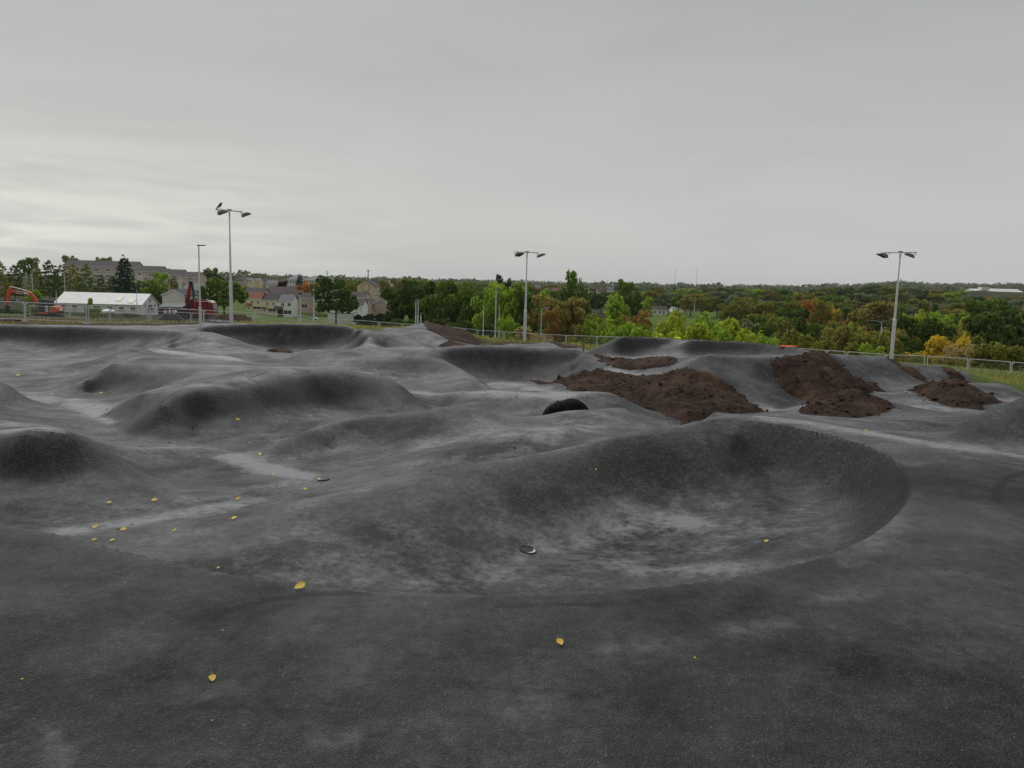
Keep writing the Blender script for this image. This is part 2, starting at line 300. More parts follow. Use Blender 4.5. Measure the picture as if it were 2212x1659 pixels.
def grid_mesh(name, X, Y, Z):
    r, c = X.shape
    v = np.stack([X, Y, Z], 2).reshape(-1, 3).astype(np.float32)
    i = np.arange(r*c).reshape(r, c)
    q = np.stack([i[:-1, :-1], i[:-1, 1:], i[1:, 1:], i[1:, :-1]], 2).reshape(-1, 4)
    me = bpy.data.meshes.new(name)
    me.vertices.add(len(v)); me.vertices.foreach_set('co', v.ravel())
    me.loops.add(q.size); me.loops.foreach_set('vertex_index', q.ravel().astype(np.int32))
    me.polygons.add(len(q)); me.polygons.foreach_set('loop_start', np.arange(0, q.size, 4, dtype=np.int32)); me.polygons.foreach_set('loop_total', np.full(len(q), 4, np.int32))
    me.polygons.foreach_set('use_smooth', np.ones(len(q), bool))
    me.update(calc_edges=True); me.validate()
    return me
def track_grid():
    NC = 600; q = [1.6]
    while q[-1] < 66.0: q.append(q[-1] + min(0.115, max(0.028, 0.0058*q[-1])))      # y + 4, rows closest near the camera
    q = np.array(q); NR = len(q)
    t = np.linspace(-0.98, 0.98, NC)
    Y = np.repeat((q-4.0)[:, None], NC, 1); X = t[None, :]*(Y+5.5)
    return X, Y
def vnoise(x, y, s, seed):
    T = np.random.default_rng(seed).random((64, 64)); x = x*s; y = y*s; i, j = np.floor(x).astype(int), np.floor(y).astype(int); a, b = x-i, y-j; a = a*a*(3-2*a); b = b*b*(3-2*b)
    q = lambda p, w: T[p % 64, w % 64]
    return (q(i, j)*(1-a)+q(i+1, j)*a)*(1-b) + (q(i, j+1)*(1-a)+q(i+1, j+1)*a)*b - 0.5
TX, TY = track_grid(); TZ = relief(TX, TY)
# hand-laid surface: slight unevenness everywhere, more on the far rollers
TZ = TZ + (vnoise(TX, TY, 0.9, 1)*0.030 + vnoise(TX, TY, 2.3, 2)*0.014 + vnoise(TX, TY, 6.0, 3)*0.004)*np.clip((TY-5)/9, 0.06, 1.2)
track_me = grid_mesh('pump_track', TX, TY, TZ)
track = bpy.data.objects.new('pump_track', track_me); COL.objects.link(track); track['kind'] = 'structure'

# ------------------------------------------------------------------ where sight lines meet the ground; pale streaks and the dimmed near deck
def hit(uv):
    """points where sight lines (u, v) meet the track relief"""
    uv = np.atleast_2d(np.array(uv, float)); q = np.exp(np.linspace(math.log(1.8), math.log(62), 420))
    D = np.array([ray(u, v) for u, v in uv]); X = D[:, :1]*q; Yq = np.repeat(q[None], len(uv), 0); Zr = EYE + D[:, 2:]*q
    below = Zr <= relief(X, Yq)
    k = np.where(below.any(1), below.argmax(1), len(q)-1)
    lo, hi = q[np.maximum(k-1, 0)], q[k]
    for _ in range(12):
        mid = (lo+hi)/2; b = EYE + D[:, 2]*mid <= relief(D[:, 0]*mid, mid)
        hi = np.where(b, mid, hi); lo = np.where(b, lo, mid)
    return np.stack([D[:, 0]*hi, hi, relief(D[:, 0]*hi, hi)], 1)
def uvs(s): return [tuple(float(q) for q in t.split(',')) for t in s.split()]
STREAK = [('150,1146 300,1126 450,1100 540,1082', .32, .9), ('700,1200 900,1180 1150,1200 1400,1180 1600,1150', 1.0, .42), ('1300,1080 1500,1075 1650,1100', .6, .4), ('150,1130 400,1090 640,1040', .6, .4), ('250,960 450,975 600,1000', .9, .38), ('800,985 1000,950 1200,920', 1.0, .35), ('850,870 1000,870', .8, .3), ('1500,920 1750,900 2000,920', 1.0, .35), ('2000,980 2212,1000', .8, .3), ('600,905 700,895', .8, .4), ('495,988 560,1008 655,1027', .30, 1.25), ('240,962 350,966 470,972 540,985', .55, .7),
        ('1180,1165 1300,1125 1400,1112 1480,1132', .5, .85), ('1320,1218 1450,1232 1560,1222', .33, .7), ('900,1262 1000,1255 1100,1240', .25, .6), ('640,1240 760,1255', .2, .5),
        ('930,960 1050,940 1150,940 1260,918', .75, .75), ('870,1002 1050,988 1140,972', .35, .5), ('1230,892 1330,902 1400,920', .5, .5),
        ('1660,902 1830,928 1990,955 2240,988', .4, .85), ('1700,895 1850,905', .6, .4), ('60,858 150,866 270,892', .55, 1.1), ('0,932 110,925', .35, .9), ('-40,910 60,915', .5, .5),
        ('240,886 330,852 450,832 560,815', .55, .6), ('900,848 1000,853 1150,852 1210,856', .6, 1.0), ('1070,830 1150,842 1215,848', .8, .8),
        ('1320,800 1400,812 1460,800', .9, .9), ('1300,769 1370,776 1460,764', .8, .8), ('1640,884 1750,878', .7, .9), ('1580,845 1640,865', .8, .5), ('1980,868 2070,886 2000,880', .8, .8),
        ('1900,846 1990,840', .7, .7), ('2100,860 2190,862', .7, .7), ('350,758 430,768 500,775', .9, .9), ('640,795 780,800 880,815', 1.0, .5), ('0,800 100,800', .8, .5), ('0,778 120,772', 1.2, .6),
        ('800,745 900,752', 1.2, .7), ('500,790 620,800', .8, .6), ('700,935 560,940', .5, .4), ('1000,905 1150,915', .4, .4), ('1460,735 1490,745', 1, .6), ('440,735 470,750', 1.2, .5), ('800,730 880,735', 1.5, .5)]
SCUFF = [('1790,1292 1860,1280', .09, .9), ('1590,1365 1690,1345', .09, .9), ('1310,1405 1440,1390', .09, .8), ('1110,1535 1170,1520', .10, .8), ('110,1570 130,1655', .05, 1.0), ('715,1600 770,1590', .07, .7), ('2000,1245 2060,1235', .07, .7),
         ('860,1565 930,1555', .06, .5), ('2020,1420 2120,1400', .12, .4), ('420,1500 520,1480', .1, .3)]
SEAM = [('470,1326 540,1305 620,1290 700,1282 790,1282', .045, 1.0), ('2150,1085 2154,1055 2175,1032 2225,1018', .06, .9), ('1690,932 1640,1005', .05, .6), ('1600,922 1576,1000', .05, .55), ('1345,975 1330,1040', .05, .5), ('1820,1000 1770,1060', .05, .5), ('1080,1310 1300,1306 1500,1288', .05, .7), ('250,1290 420,1340 520,1400', .06, .6), ('1000,1480 1300,1500 1500,1470', .07, .5), ('350,1530 500,1520 640,1540', .08, .6), ('1700,1400 1900,1380', .07, .5), ('640,1300 560,1330 500,1380', .05, .6), ('300,930 360,945 420,938', .25, .75), ('430,955 520,935', .12, .6), ('250,915 300,935', .2, .7), ('1340,1120 1450,1145 1380,1165', .25, .55), ('1300,1175 1420,1185', .2, .6), ('540,815 570,805', .08, .9), ('760,785 800,795', .3, .5), ('200,1460 330,1440 420,1390', .1, .45)]
def strokes(table, X, Y):
    out = np.zeros(X.size); X, Y, sh = X.ravel(), Y.ravel(), X.shape
    for s, wd, st in table:
        p = hit(uvs(s))[:, :2]; m_ = 3*wd
        k = np.where((X > p[:, 0].min()-m_) & (X < p[:, 0].max()+m_) & (Y > p[:, 1].min()-m_) & (Y < p[:, 1].max()+m_))[0]
        if not len(k): continue
        x, y = X[k], Y[k]; d2 = np.full(len(k), 1e9)
        for a, b in zip(p[:-1], p[1:]):
            ab = b-a; t = np.clip(((x-a[0])*ab[0] + (y-a[1])*ab[1])/max(ab@ab, 1e-9), 0, 1)
            d2 = np.minimum(d2, (x-a[0]-t*ab[0])**2 + (y-a[1]-t*ab[1])**2)
        out[k] = np.maximum(out[k], st*np.exp(-d2/(2*(wd*.62)**2)))
    return out.reshape(sh)
def add_attr(me, name, val):
    a = me.attributes.new(name, 'FLOAT', 'POINT'); a.data.foreach_set('value', np.ascontiguousarray(val.ravel(), dtype=np.float32))
add_attr(track_me, 'streak', strokes(STREAK, TX, TY))  # paler asphalt along drawn strokes, a little smoother there too
add_attr(track_me, 'scuff', strokes(SCUFF, TX, TY)); add_attr(track_me, 'seam', strokes(SEAM, TX, TY))
_lip = np.array([world(p)[:2] for p in LIP[:21]])
def deck_dim_zone():
    ly = np.interp(TX, _lip[:, 0], _lip[:, 1])
    near = 1/(1+np.exp(np.clip((TY-ly)/0.03, -40, 40)))
    rx = np.interp(TY, [3.5, 4.2, 5.2, 6.2, 7.2, 8.0, 9.0], [0.8, 1.9, 2.75, 3.25, 3.55, 3.5, 3.3])
    right = 1/(1+np.exp(np.clip(-(TX-rx)/0.03, -40, 40))) * (TY < 8.2) * np.clip((8.4-TY)/1.5, 0, 1)
    return np.clip(np.maximum(near*(TX < 2.0), right), 0, 1)
add_attr(track_me, 'deck_dim', deck_dim_zone())  # near deck darkened in colour, standing in for its duller, steeper view
# ------------------------------------------------------------------ materials
MATS = {}
def new_mat(name):
    m = bpy.data.materials.new(name); m.use_nodes = True; MATS[name] = m
    nt = m.node_tree; b = nt.nodes['Principled BSDF']
    return m, nt, b
def mat(name, col, rough=0.6, metal=0.0, spec=0.5, var=0.12, scale=3.0, bump=0.0, bscale=40.0):
    """plain paint / metal / plaster with a little tonal variation"""
    m, nt, b = new_mat(name)
    tc = N(nt, 'ShaderNodeTexCoord'); nz = N(nt, 'ShaderNodeTexNoise'); nz.inputs['Scale'].default_value = scale; nz.inputs['Detail'].default_value = 5
    L(nt, tc.outputs['Object'], nz.inputs['Vector'])
    r = ramp(nt, [(0.3, tuple(max(0, c*(1-var)) for c in col)), (0.7, tuple(min(1, c*(1+var)) for c in col))]); L(nt, nz.outputs[0], r.inputs[0])
    L(nt, r.outputs[0], b.inputs['Base Color']); b.inputs['Roughness'].default_value = rough; b.inputs['Metallic'].default_value = metal
    b.inputs['Specular IOR Level'].default_value = spec
    if bump:
        n2 = N(nt, 'ShaderNodeTexNoise'); n2.inputs['Scale'].default_value = bscale; n2.inputs['Detail'].default_value = 4; L(nt, tc.outputs['Object'], n2.inputs['Vector'])
        bp = N(nt, 'ShaderNodeBump'); bp.inputs['Strength'].default_value = bump; bp.inputs['Distance'].default_value = 0.02; L(nt, n2.outputs[0], bp.inputs['Height']); L(nt, bp.outputs[0], b.inputs['Normal'])
    return m
def math_n(nt, op, a, b=None, clamp=False):
    n = N(nt, 'ShaderNodeMath', operation=op); n.use_clamp = clamp
    for i, q in enumerate((a, b)):
        if q is None: continue
        if isinstance(q, (int, float)): n.inputs[i].default_value = q
        else: L(nt, q, n.inputs[i])
    return n.outputs[0]
def noise(nt, vec, scale, detail=5, rough=0.5, dist=0.0):
    n = N(nt, 'ShaderNodeTexNoise'); n.inputs['Scale'].default_value = scale; n.inputs['Detail'].default_value = detail; n.inputs['Roughness'].default_value = rough; n.inputs['Distortion'].default_value = dist
    L(nt, vec, n.inputs['Vector']); return n.outputs[0]
def mixc(nt, f, a, b, mode='MIX'):
    n = N(nt, 'ShaderNodeMix', data_type='RGBA', blend_type=mode)
    if isinstance(f, (int, float)): n.inputs[0].default_value = f
    else: L(nt, f, n.inputs[0])
    for i, q in ((6, a), (7, b)):
        if isinstance(q, tuple): n.inputs[i].default_value = (*q, 1)
        else: L(nt, q, n.inputs[i])
    return n.outputs[2]
def asphalt():
    m, nt, b = new_mat('asphalt')
    tc = N(nt, 'ShaderNodeTexCoord'); P = tc.outputs['Object']
    big = noise(nt, P, 0.55, 6, 0.6, 0.6); mid = noise(nt, P, 2.6, 7, 0.65, 0.3); fine = noise(nt, P, 14, 5, 0.6)
    grain = N(nt, 'ShaderNodeTexVoronoi'); grain.inputs['Scale'].default_value = 150; L(nt, P, grain.inputs['Vector'])
    g2 = noise(nt, P, 210, 2, 0.7)
    # aggregate colour: each stone its own grey
    sepc = N(nt, 'ShaderNodeSeparateColor'); L(nt, grain.outputs['Color'], sepc.inputs[0])
    stone = ramp(nt, [(0.0, (0.008, 0.008, 0.009)), (0.35, (0.018, 0.018, 0.0195)), (0.7, (0.034, 0.034, 0.0355)), (0.93, (0.070, 0.070, 0.071)), (1.0, (0.165, 0.16, 0.15))]); L(nt, sepc.outputs[0], stone.inputs[0])
    patch = ramp(nt, [(0.30, 0.32), (0.5, 0.95), (0.70, 1.9)]); L(nt, math_n(nt, 'ADD', math_n(nt, 'MULTIPLY', mid, 0.5), math_n(nt, 'MULTIPLY', fine, 0.5)), patch.inputs[0])
    pit = ramp(nt, [(0.40, 0.06), (0.50, 0.95), (0.59, 1.2), (0.69, 2.7)]); pn = noise(nt, P, 62, 3, 0.75, 0.4); L(nt, pn, pit.inputs[0])
    c = mixc(nt, 1.0, stone.outputs[0], patch.outputs[0], 'MULTIPLY')
    c = mixc(nt, 1.0, c, pit.outputs[0], 'MULTIPLY')
    pit2 = ramp(nt, [(0.34, 0.30), (0.43, 1.0), (0.60, 1.0), (0.70, 1.35)]); L(nt, noise(nt, P, 24, 4, 0.75, 0.5), pit2.inputs[0])
    c = mixc(nt, 1.0, c, pit2.outputs[0], 'MULTIPLY')
    # pale dust, washed into blotches
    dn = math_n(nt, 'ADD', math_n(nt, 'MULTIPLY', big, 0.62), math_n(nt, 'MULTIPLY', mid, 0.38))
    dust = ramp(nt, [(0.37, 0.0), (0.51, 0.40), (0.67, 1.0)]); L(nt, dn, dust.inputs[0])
    at_ = N(nt, 'ShaderNodeAttribute'); at_.attribute_name = 'streak'
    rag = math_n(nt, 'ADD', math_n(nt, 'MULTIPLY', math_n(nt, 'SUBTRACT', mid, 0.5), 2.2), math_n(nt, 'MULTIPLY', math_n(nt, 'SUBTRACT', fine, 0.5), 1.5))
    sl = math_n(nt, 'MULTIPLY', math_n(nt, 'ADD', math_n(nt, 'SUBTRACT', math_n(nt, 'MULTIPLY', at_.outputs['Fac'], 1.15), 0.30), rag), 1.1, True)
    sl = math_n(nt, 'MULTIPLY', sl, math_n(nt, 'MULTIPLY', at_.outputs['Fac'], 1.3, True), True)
    # dust and streaks fade with slope: flats' light and walls' shade put into colour
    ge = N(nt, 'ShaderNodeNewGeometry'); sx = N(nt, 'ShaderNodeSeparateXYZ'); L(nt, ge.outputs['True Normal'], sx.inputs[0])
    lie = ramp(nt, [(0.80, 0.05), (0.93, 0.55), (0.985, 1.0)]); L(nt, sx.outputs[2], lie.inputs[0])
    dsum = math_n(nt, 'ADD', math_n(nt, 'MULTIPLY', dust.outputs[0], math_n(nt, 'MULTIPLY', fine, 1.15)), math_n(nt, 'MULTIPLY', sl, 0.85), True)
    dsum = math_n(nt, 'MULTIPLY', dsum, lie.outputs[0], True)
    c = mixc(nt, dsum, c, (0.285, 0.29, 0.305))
    co = N(nt, 'ShaderNodeAttribute'); co.attribute_name = 'deck_dim'
    c = mixc(nt, math_n(nt, 'MULTIPLY', co.outputs['Fac'], 0.75), c, mixc(nt, 1.0, c, (0.34, 0.34, 0.35), 'MULTIPLY'))
    sc = N(nt, 'ShaderNodeAttribute'); sc.attribute_name = 'scuff'
    scf = math_n(nt, 'MULTIPLY', sc.outputs['Fac'], math_n(nt, 'SUBTRACT', math_n(nt, 'MULTIPLY', fine, 3.2), 1.0, True), True)
    c = mixc(nt, math_n(nt, 'MULTIPLY', scf, 0.6), c, (0.20, 0.185, 0.17))
    se = N(nt, 'ShaderNodeAttribute'); se.attribute_name = 'seam'
    sf = math_n(nt, 'MULTIPLY', math_n(nt, 'SUBTRACT', math_n(nt, 'MULTIPLY', se.outputs['Fac'], 1.6), math_n(nt, 'MULTIPLY', fine, 1.1)), 1.6, True)
    c = mixc(nt, math_n(nt, 'MULTIPLY', sf, 0.8), c, (0.006, 0.006, 0.007))
    L(nt, c, b.inputs['Base Color'])
    rr = ramp(nt, [(0.36, 0.62), (0.52, 0.50), (0.66, 0.40)]); L(nt, big, rr.inputs[0])
    L(nt, math_n(nt, 'SUBTRACT', rr.outputs[0], math_n(nt, 'MULTIPLY', at_.outputs['Fac'], 0.10)), b.inputs['Roughness']); b.inputs['Specular IOR Level'].default_value = 0.2
    h = math_n(nt, 'ADD', math_n(nt, 'MULTIPLY', grain.outputs['Distance'], -0.8), math_n(nt, 'ADD', math_n(nt, 'MULTIPLY', fine, 0.5), math_n(nt, 'MULTIPLY', pn, 0.9)))
    bp = N(nt, 'ShaderNodeBump'); bp.inputs['Strength'].default_value = 0.9; bp.inputs['Distance'].default_value = 0.009; L(nt, h, bp.inputs['Height'])
    b2 = N(nt, 'ShaderNodeBump'); b2.inputs['Strength'].default_value = 0.25; b2.inputs['Distance'].default_value = 0.02; L(nt, mid, b2.inputs['Height']); L(nt, bp.outputs[0], b2.inputs['Normal'])
    L(nt, b2.outputs[0], b.inputs['Normal'])
    return m
asphalt()
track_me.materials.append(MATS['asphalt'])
# ------------------------------------------------------------------ mesh helpers
class MB:
    """collects shapes; build() links them as one mesh object"""
    def __init__(s): s.v = []; s.f = []
    def add(s, vs, fs):
        o = len(s.v); s.v += [tuple(map(float, p)) for p in vs]; s.f += [tuple(o+i for i in f) for f in fs]; return s
    def box(s, c, d, rz=0.0, M=None):
        x, y, z = d[0]/2, d[1]/2, d[2]/2
        vs = [Vector((i*x, j*y, k*z)) for k in (-1, 1) for j in (-1, 1) for i in (-1, 1)]
        if rz: R = Matrix.Rotation(rz, 3, 'Z'); vs = [R @ p for p in vs]
        if M is not None: vs = [M @ p for p in vs]
        return s.add([p + Vector(c) for p in vs], [(0, 2, 3, 1), (4, 5, 7, 6), (0, 1, 5, 4), (2, 6, 7, 3), (0, 4, 6, 2), (1, 3, 7, 5)])
    def bar(s, a, b, w, h=None, up=(0, 0, 1)):
        a, b = Vector(a), Vector(b); d = b-a; ln_ = d.length
        if ln_ < 1e-6: return s
        d.normalize(); up = Vector(up)
        if abs(d.dot(up)) > 0.98: up = Vector((0, 1, 0))
        x = d.cross(up).normalized(); z = x.cross(d); h = h or w
        vs = [p + x*(i*w/2) + z*(k*h/2) for p in (a, b) for k in (-1, 1) for i in (-1, 1)]
        return s.add(vs, [(0, 1, 3, 2), (4, 6, 7, 5), (0, 4, 5, 1), (2, 3, 7, 6), (0, 2, 6, 4), (1, 5, 7, 3)])
    def tube(s, path, radii, n=8, cap=True):
        path = [Vector(p) for p in path]
        if isinstance(radii, (int, float)): radii = [radii]*len(path)
        rings = []
        for i, p in enumerate(path):
            d = (path[min(i+1, len(path)-1)] - path[max(i-1, 0)]).normalized()
            up = Vector((0, 0, 1)) if abs(d.z) < 0.95 else Vector((0, 1, 0))
            x = d.cross(up).normalized(); y = x.cross(d)
            rings.append([p + (x*math.cos(2*math.pi*k/n) + y*math.sin(2*math.pi*k/n))*radii[i] for k in range(n)])
        vs = [q for r in rings for q in r]; fs = []
        for i in range(len(path)-1):
            for k in range(n): fs.append((i*n+k, (i+1)*n+k, (i+1)*n+(k+1) % n, i*n+(k+1) % n))
        if cap: fs += [tuple(range(n)), tuple((len(path)-1)*n + k for k in reversed(range(n)))]
        return s.add(vs, fs)
    def prism(s, poly, y0, y1):
        """polygon in x-z pushed along y"""
        n = len(poly); vs = [(x, y0, z) for x, z in poly] + [(x, y1, z) for x, z in poly]
        return s.add(vs, [tuple(range(n)), tuple(reversed(range(n, 2*n)))] + [(i, i+n, (i+1) % n + n, (i+1) % n) for i in range(n)])
    def ball(s, c, r, seg=10, rings=7, fn=None):
        vs = []; c = Vector(c); r = Vector((r, r, r)) if isinstance(r, (int, float)) else Vector(r)
        for i in range(rings+1):
            th = math.pi*i/rings
            for k in range(seg):
                ph = 2*math.pi*k/seg; p = Vector((math.sin(th)*math.cos(ph), math.sin(th)*math.sin(ph), math.cos(th)))
                q = 1.0 if fn is None else fn(p)
                vs.append(c + Vector((p.x*r.x, p.y*r.y, p.z*r.z))*q)
        fs = [(i*seg+k, (i+1)*seg+k, (i+1)*seg+(k+1) % seg, i*seg+(k+1) % seg) for i in range(rings) for k in range(seg)]
        return s.add(vs, fs)
    def mesh(s, name, m, smooth=False, bevel=0.0):
        me = bpy.data.meshes.new(name); me.from_pydata(s.v, [], s.f); me.update()
        bm = bmesh.new(); bm.from_mesh(me)
        bmesh.ops.remove_doubles(bm, verts=bm.verts, dist=1e-5); bmesh.ops.recalc_face_normals(bm, faces=bm.faces)
        if bevel: bmesh.ops.bevel(bm, geom=[e for e in bm.edges if e.is_manifold and e.calc_face_angle(0) > 0.5], offset=bevel, segments=2, affect='EDGES', profile=0.6)
        bm.to_mesh(me); bm.free()
        me.materials.append(MATS[m] if isinstance(m, str) else m)
        if smooth:
            me.polygons.foreach_set('use_smooth', [True]*len(me.polygons))
            try: me.set_sharp_from_angle(angle=math.radians(38))
            except Exception: pass
        return me
    def build(s, name, m, parent=None, smooth=False, bevel=0.0):
        return link(name, s.mesh(name, m, smooth, bevel), parent)
def link(name, me, parent=None):
    o = bpy.data.objects.new(name, me); COL.objects.link(o)
    if parent is not None: o.parent = parent
    return o
def tag(o, label, cat, group=None):
    o['label'] = label; o['category'] = cat
    if group: o['group'] = group
    return o
def thing(name, loc, label, cat, group=None, rz=0.0):
    o = bpy.data.objects.new(name, None); COL.objects.link(o); o.location = [float(q) for q in loc]; o.rotation_euler = (0, 0, rz); o.empty_display_size = 0.2
    return tag(o, label, cat, group)
def copy_tree(src, loc=None, rz=None, label=None, parent=None, **k):
    c = src.copy(); COL.objects.link(c)
    if parent is not None: c.parent = parent
    if loc is not None: c.location = [float(q) for q in loc]
    if rz is not None: c.rotation_euler = (0, 0, rz)
    if label: c['label'] = label
    for ch in CHILD.get(src.name, src.children): copy_tree(ch, parent=c)
    return c
CHILD = {}
ORD = ['first', 'second', 'third', 'fourth', 'fifth', 'sixth', 'seventh', 'eighth', 'ninth', 'tenth', 'eleventh', 'twelfth', 'thirteenth', 'fourteenth', 'fifteenth', 'sixteenth', 'seventeenth', 'eighteenth', 'nineteenth', 'twentieth',
       'twenty-first', 'twenty-second', 'twenty-third', 'twenty-fourth', 'twenty-fifth', 'twenty-sixth', 'twenty-seventh', 'twenty-eighth', 'twenty-ninth', 'thirtieth']

# ------------------------------------------------------------------ the land beyond the track
def X_of(u, y): return at(u, 700, y)[0]
LAND = [  # (u, [(distance, height) ...])
    (-250, [(75, -2.8), (110, -4.6), (175, -6.2), (250, -6.0), (350, -3.0), (600, -1.0), (1500, 0), (7000, 4)]),
    (200, [(75, -2.8), (110, -4.6), (175, -6.5), (250, -6.2), (350, -3.0), (600, -1.0), (1500, 0), (7000, 4)]),
    (430, [(75, -2.9), (110, -4.6), (175, -7.0), (250, -8.0), (350, -6.0), (600, -2.0), (1500, 0), (7000, 6)]),
    (620, [(75, -3.0), (110, -4.8), (200, -9.0), (290, -11.7), (400, -9.5), (600, -4.0), (1500, 0), (7000, 8)]),
    (800, [(75, -3.6), (110, -5.8), (200, -10.0), (290, -11.7), (400, -10.0), (600, -6.0), (1500, 0), (7000, 14)]),
    (970, [(75, -4.0), (110, -7.0), (200, -12.0), (290, -13.0), (450, -10.0), (800, -4.0), (1500, 0), (7000, 20)]),
    (1133, [(72, -4.0), (85, -5.4), (110, -8.0), (160, -12), (250, -14), (400, -12), (600, -8), (1000, -4), (2000, 2), (7000, 30)]),
    (1400, [(70, -5.0), (85, -8.0), (120, -13), (200, -16), (300, -14), (350, -11.5), (425, -11), (600, -8), (1000, -3), (2000, 6), (4000, 20), (7000, 40)]),
    (1700, [(70, -6.0), (85, -9.0), (120, -14), (200, -17), (350, -12.5), (600, -6), (1000, -1), (2000, 10), (4000, 26), (7000, 50)]),
    (1925, [(70, -6.2), (90, -9.5), (130, -14), (200, -17), (350, -13), (600, -4), (1000, 6), (1500, 15), (3000, 44), (7000, 60)]),
    (2130, [(70, -6.6), (90, -10), (130, -14), (200, -17), (350, -13), (600, -4), (1000, 9), (1200, 16), (1600, 20), (3000, 46), (7000, 60)]),
    (2500, [(70, -7.0), (90, -10.5), (130, -15), (200, -18), (350, -13), (600, -4), (1000, 9), (1600, 20), (3000, 40), (7000, 60)])]
_lt = np.array([(u-CX)/F2 for u, _ in LAND])
LY = np.exp(np.linspace(math.log(56.0), math.log(7000), 160))
_lz = np.array([np.interp(np.log(LY), [math.log(d) for d, _ in c], [z for _, z in c]) for _, c in LAND])
for _ in range(3): _lz[:, 1:-1] = (_lz[:, :-2] + 2*_lz[:, 1:-1] + _lz[:, 2:])/4
def land(x, y):
    """height of the country beyond the site"""
    x = np.asarray(x, float); y = np.asarray(y, float); t = x/np.maximum(y, 1.0)
    fi = np.interp(np.log(np.maximum(y, 56.0)), np.log(LY), np.arange(len(LY))); ft = np.interp(t, _lt, np.arange(len(_lt)))
    i0 = np.clip(np.floor(fi).astype(int), 0, len(LY)-2); j0 = np.clip(np.floor(ft).astype(int), 0, len(_lt)-2); a = fi-i0; b = ft-j0
    b = b*b*(3-2*b)
    z = (_lz[j0, i0]*(1-b) + _lz[j0+1, i0]*b)*(1-a) + (_lz[j0, i0+1]*(1-b) + _lz[j0+1, i0+1]*b)*a
    return z
def ground_z(x, y):
    """height of whatever ground lies at a plan position"""
    x = np.atleast_1d(np.asarray(x, float)); y = np.atleast_1d(np.asarray(y, float))
    r = relief(x, np.minimum(y, 62.0)); k = np.clip((y-59.0)/11.0, 0, 1); k = k*k*(3-2*k)
    out = np.where(y < 59.0, r, r*(1-k) + land(x, y)*k)
    return out if out.size > 1 else float(out[0])
def land_mesh():
    q = np.exp(np.linspace(math.log(61.9), math.log(7000), 200)); t = np.linspace(-1.08, 1.08, 220)
    Y = np.repeat(q[:, None], len(t), 1); X = t[None]*(Y+5.5)*0.98/1.08*1.0
    Z = ground_z(X.ravel(), Y.ravel()).reshape(X.shape); Z[0] -= 0.03
    return grid_mesh('ground', X, Y, Z)
# ------------------------------------------------------------------ ground, foliage and object materials
def soil_col(nt, P, sc=1.0):
    n1 = noise(nt, P, 1.6*sc, 7, 0.65); n2 = noise(nt, P, 9*sc, 5, 0.6)
    r = ramp(nt, [(0.28, (0.012, 0.007, 0.005)), (0.46, (0.044, 0.025, 0.017)), (0.60, (0.075, 0.045, 0.031)), (0.74, (0.15, 0.105, 0.078))]); L(nt, math_n(nt, 'ADD', math_n(nt, 'MULTIPLY', n1, 0.45), math_n(nt, 'MULTIPLY', n2, 0.55)), r.inputs[0])
    v = ramp(nt, [(0.34, 0.62), (0.5, 1.0), (0.68, 1.7)]); L(nt, noise(nt, P, 0.9*sc, 4, 0.6, 0.4), v.inputs[0])
    return mixc(nt, 1.0, r.outputs[0], v.outputs[0], 'MULTIPLY'), n1, n2
def grass_col(nt, P):
    n1 = noise(nt, P, 0.16, 6, 0.6); n2 = noise(nt, P, 3.0, 5, 0.65)
    r = ramp(nt, [(0.30, (0.045, 0.075, 0.016)), (0.5, (0.085, 0.125, 0.022)), (0.68, (0.17, 0.16, 0.05))]); L(nt, math_n(nt, 'ADD', math_n(nt, 'MULTIPLY', n1, 0.6), math_n(nt, 'MULTIPLY', n2, 0.4)), r.inputs[0])
    return r.outputs[0]
def make_soil():
    m, nt, b = new_mat('soil'); tc = N(nt, 'ShaderNodeTexCoord'); c, n1, n2 = soil_col(nt, tc.outputs['Object'])
    L(nt, c, b.inputs['Base Color']); b.inputs['Roughness'].default_value = 0.95; b.inputs['Specular IOR Level'].default_value = 0.2
    n3 = noise(nt, tc.outputs['Object'], 34, 6, 0.75)
    bp = N(nt, 'ShaderNodeBump'); bp.inputs['Strength'].default_value = 0.9; bp.inputs['Distance'].default_value = 0.05; L(nt, math_n(nt, 'ADD', n2, n3), bp.inputs['Height']); L(nt, bp.outputs[0], b.inputs['Normal'])
make_soil()
def make_ground():
    """rough pasture; dark bracken and leaf litter under the woods, mown lawns by the houses"""
    m, nt, b = new_mat('grassland'); tc = N(nt, 'ShaderNodeTexCoord'); P = tc.outputs['Object']
    n1 = noise(nt, P, 0.05, 6, 0.6); n2 = noise(nt, P, 0.9, 5, 0.65)
    r = ramp(nt, [(0.35, (0.018, 0.024, 0.010)), (0.5, (0.038, 0.046, 0.014)), (0.66, (0.075, 0.072, 0.022))]); L(nt, math_n(nt, 'ADD', math_n(nt, 'MULTIPLY', n1, 0.5), math_n(nt, 'MULTIPLY', n2, 0.5)), r.inputs[0])
    la = N(nt, 'ShaderNodeAttribute'); la.attribute_name = 'lawn'
    gl = ramp(nt, [(0.35, (0.070, 0.125, 0.018)), (0.65, (0.115, 0.165, 0.03))]); L(nt, n2, gl.inputs[0])
    L(nt, mixc(nt, la.outputs['Fac'], r.outputs[0], gl.outputs[0]), b.inputs['Base Color']); b.inputs['Roughness'].default_value = 0.95; b.inputs['Specular IOR Level'].default_value = 0.1
def old_ground():
    m, nt, b = new_mat('grassland'); tc = N(nt, 'ShaderNodeTexCoord'); P = tc.outputs['Object']
    g = grass_col(nt, P); L(nt, g, b.inputs['Base Color']); b.inputs['Roughness'].default_value = 0.95; b.inputs['Specular IOR Level'].default_value = 0.1
make_ground()
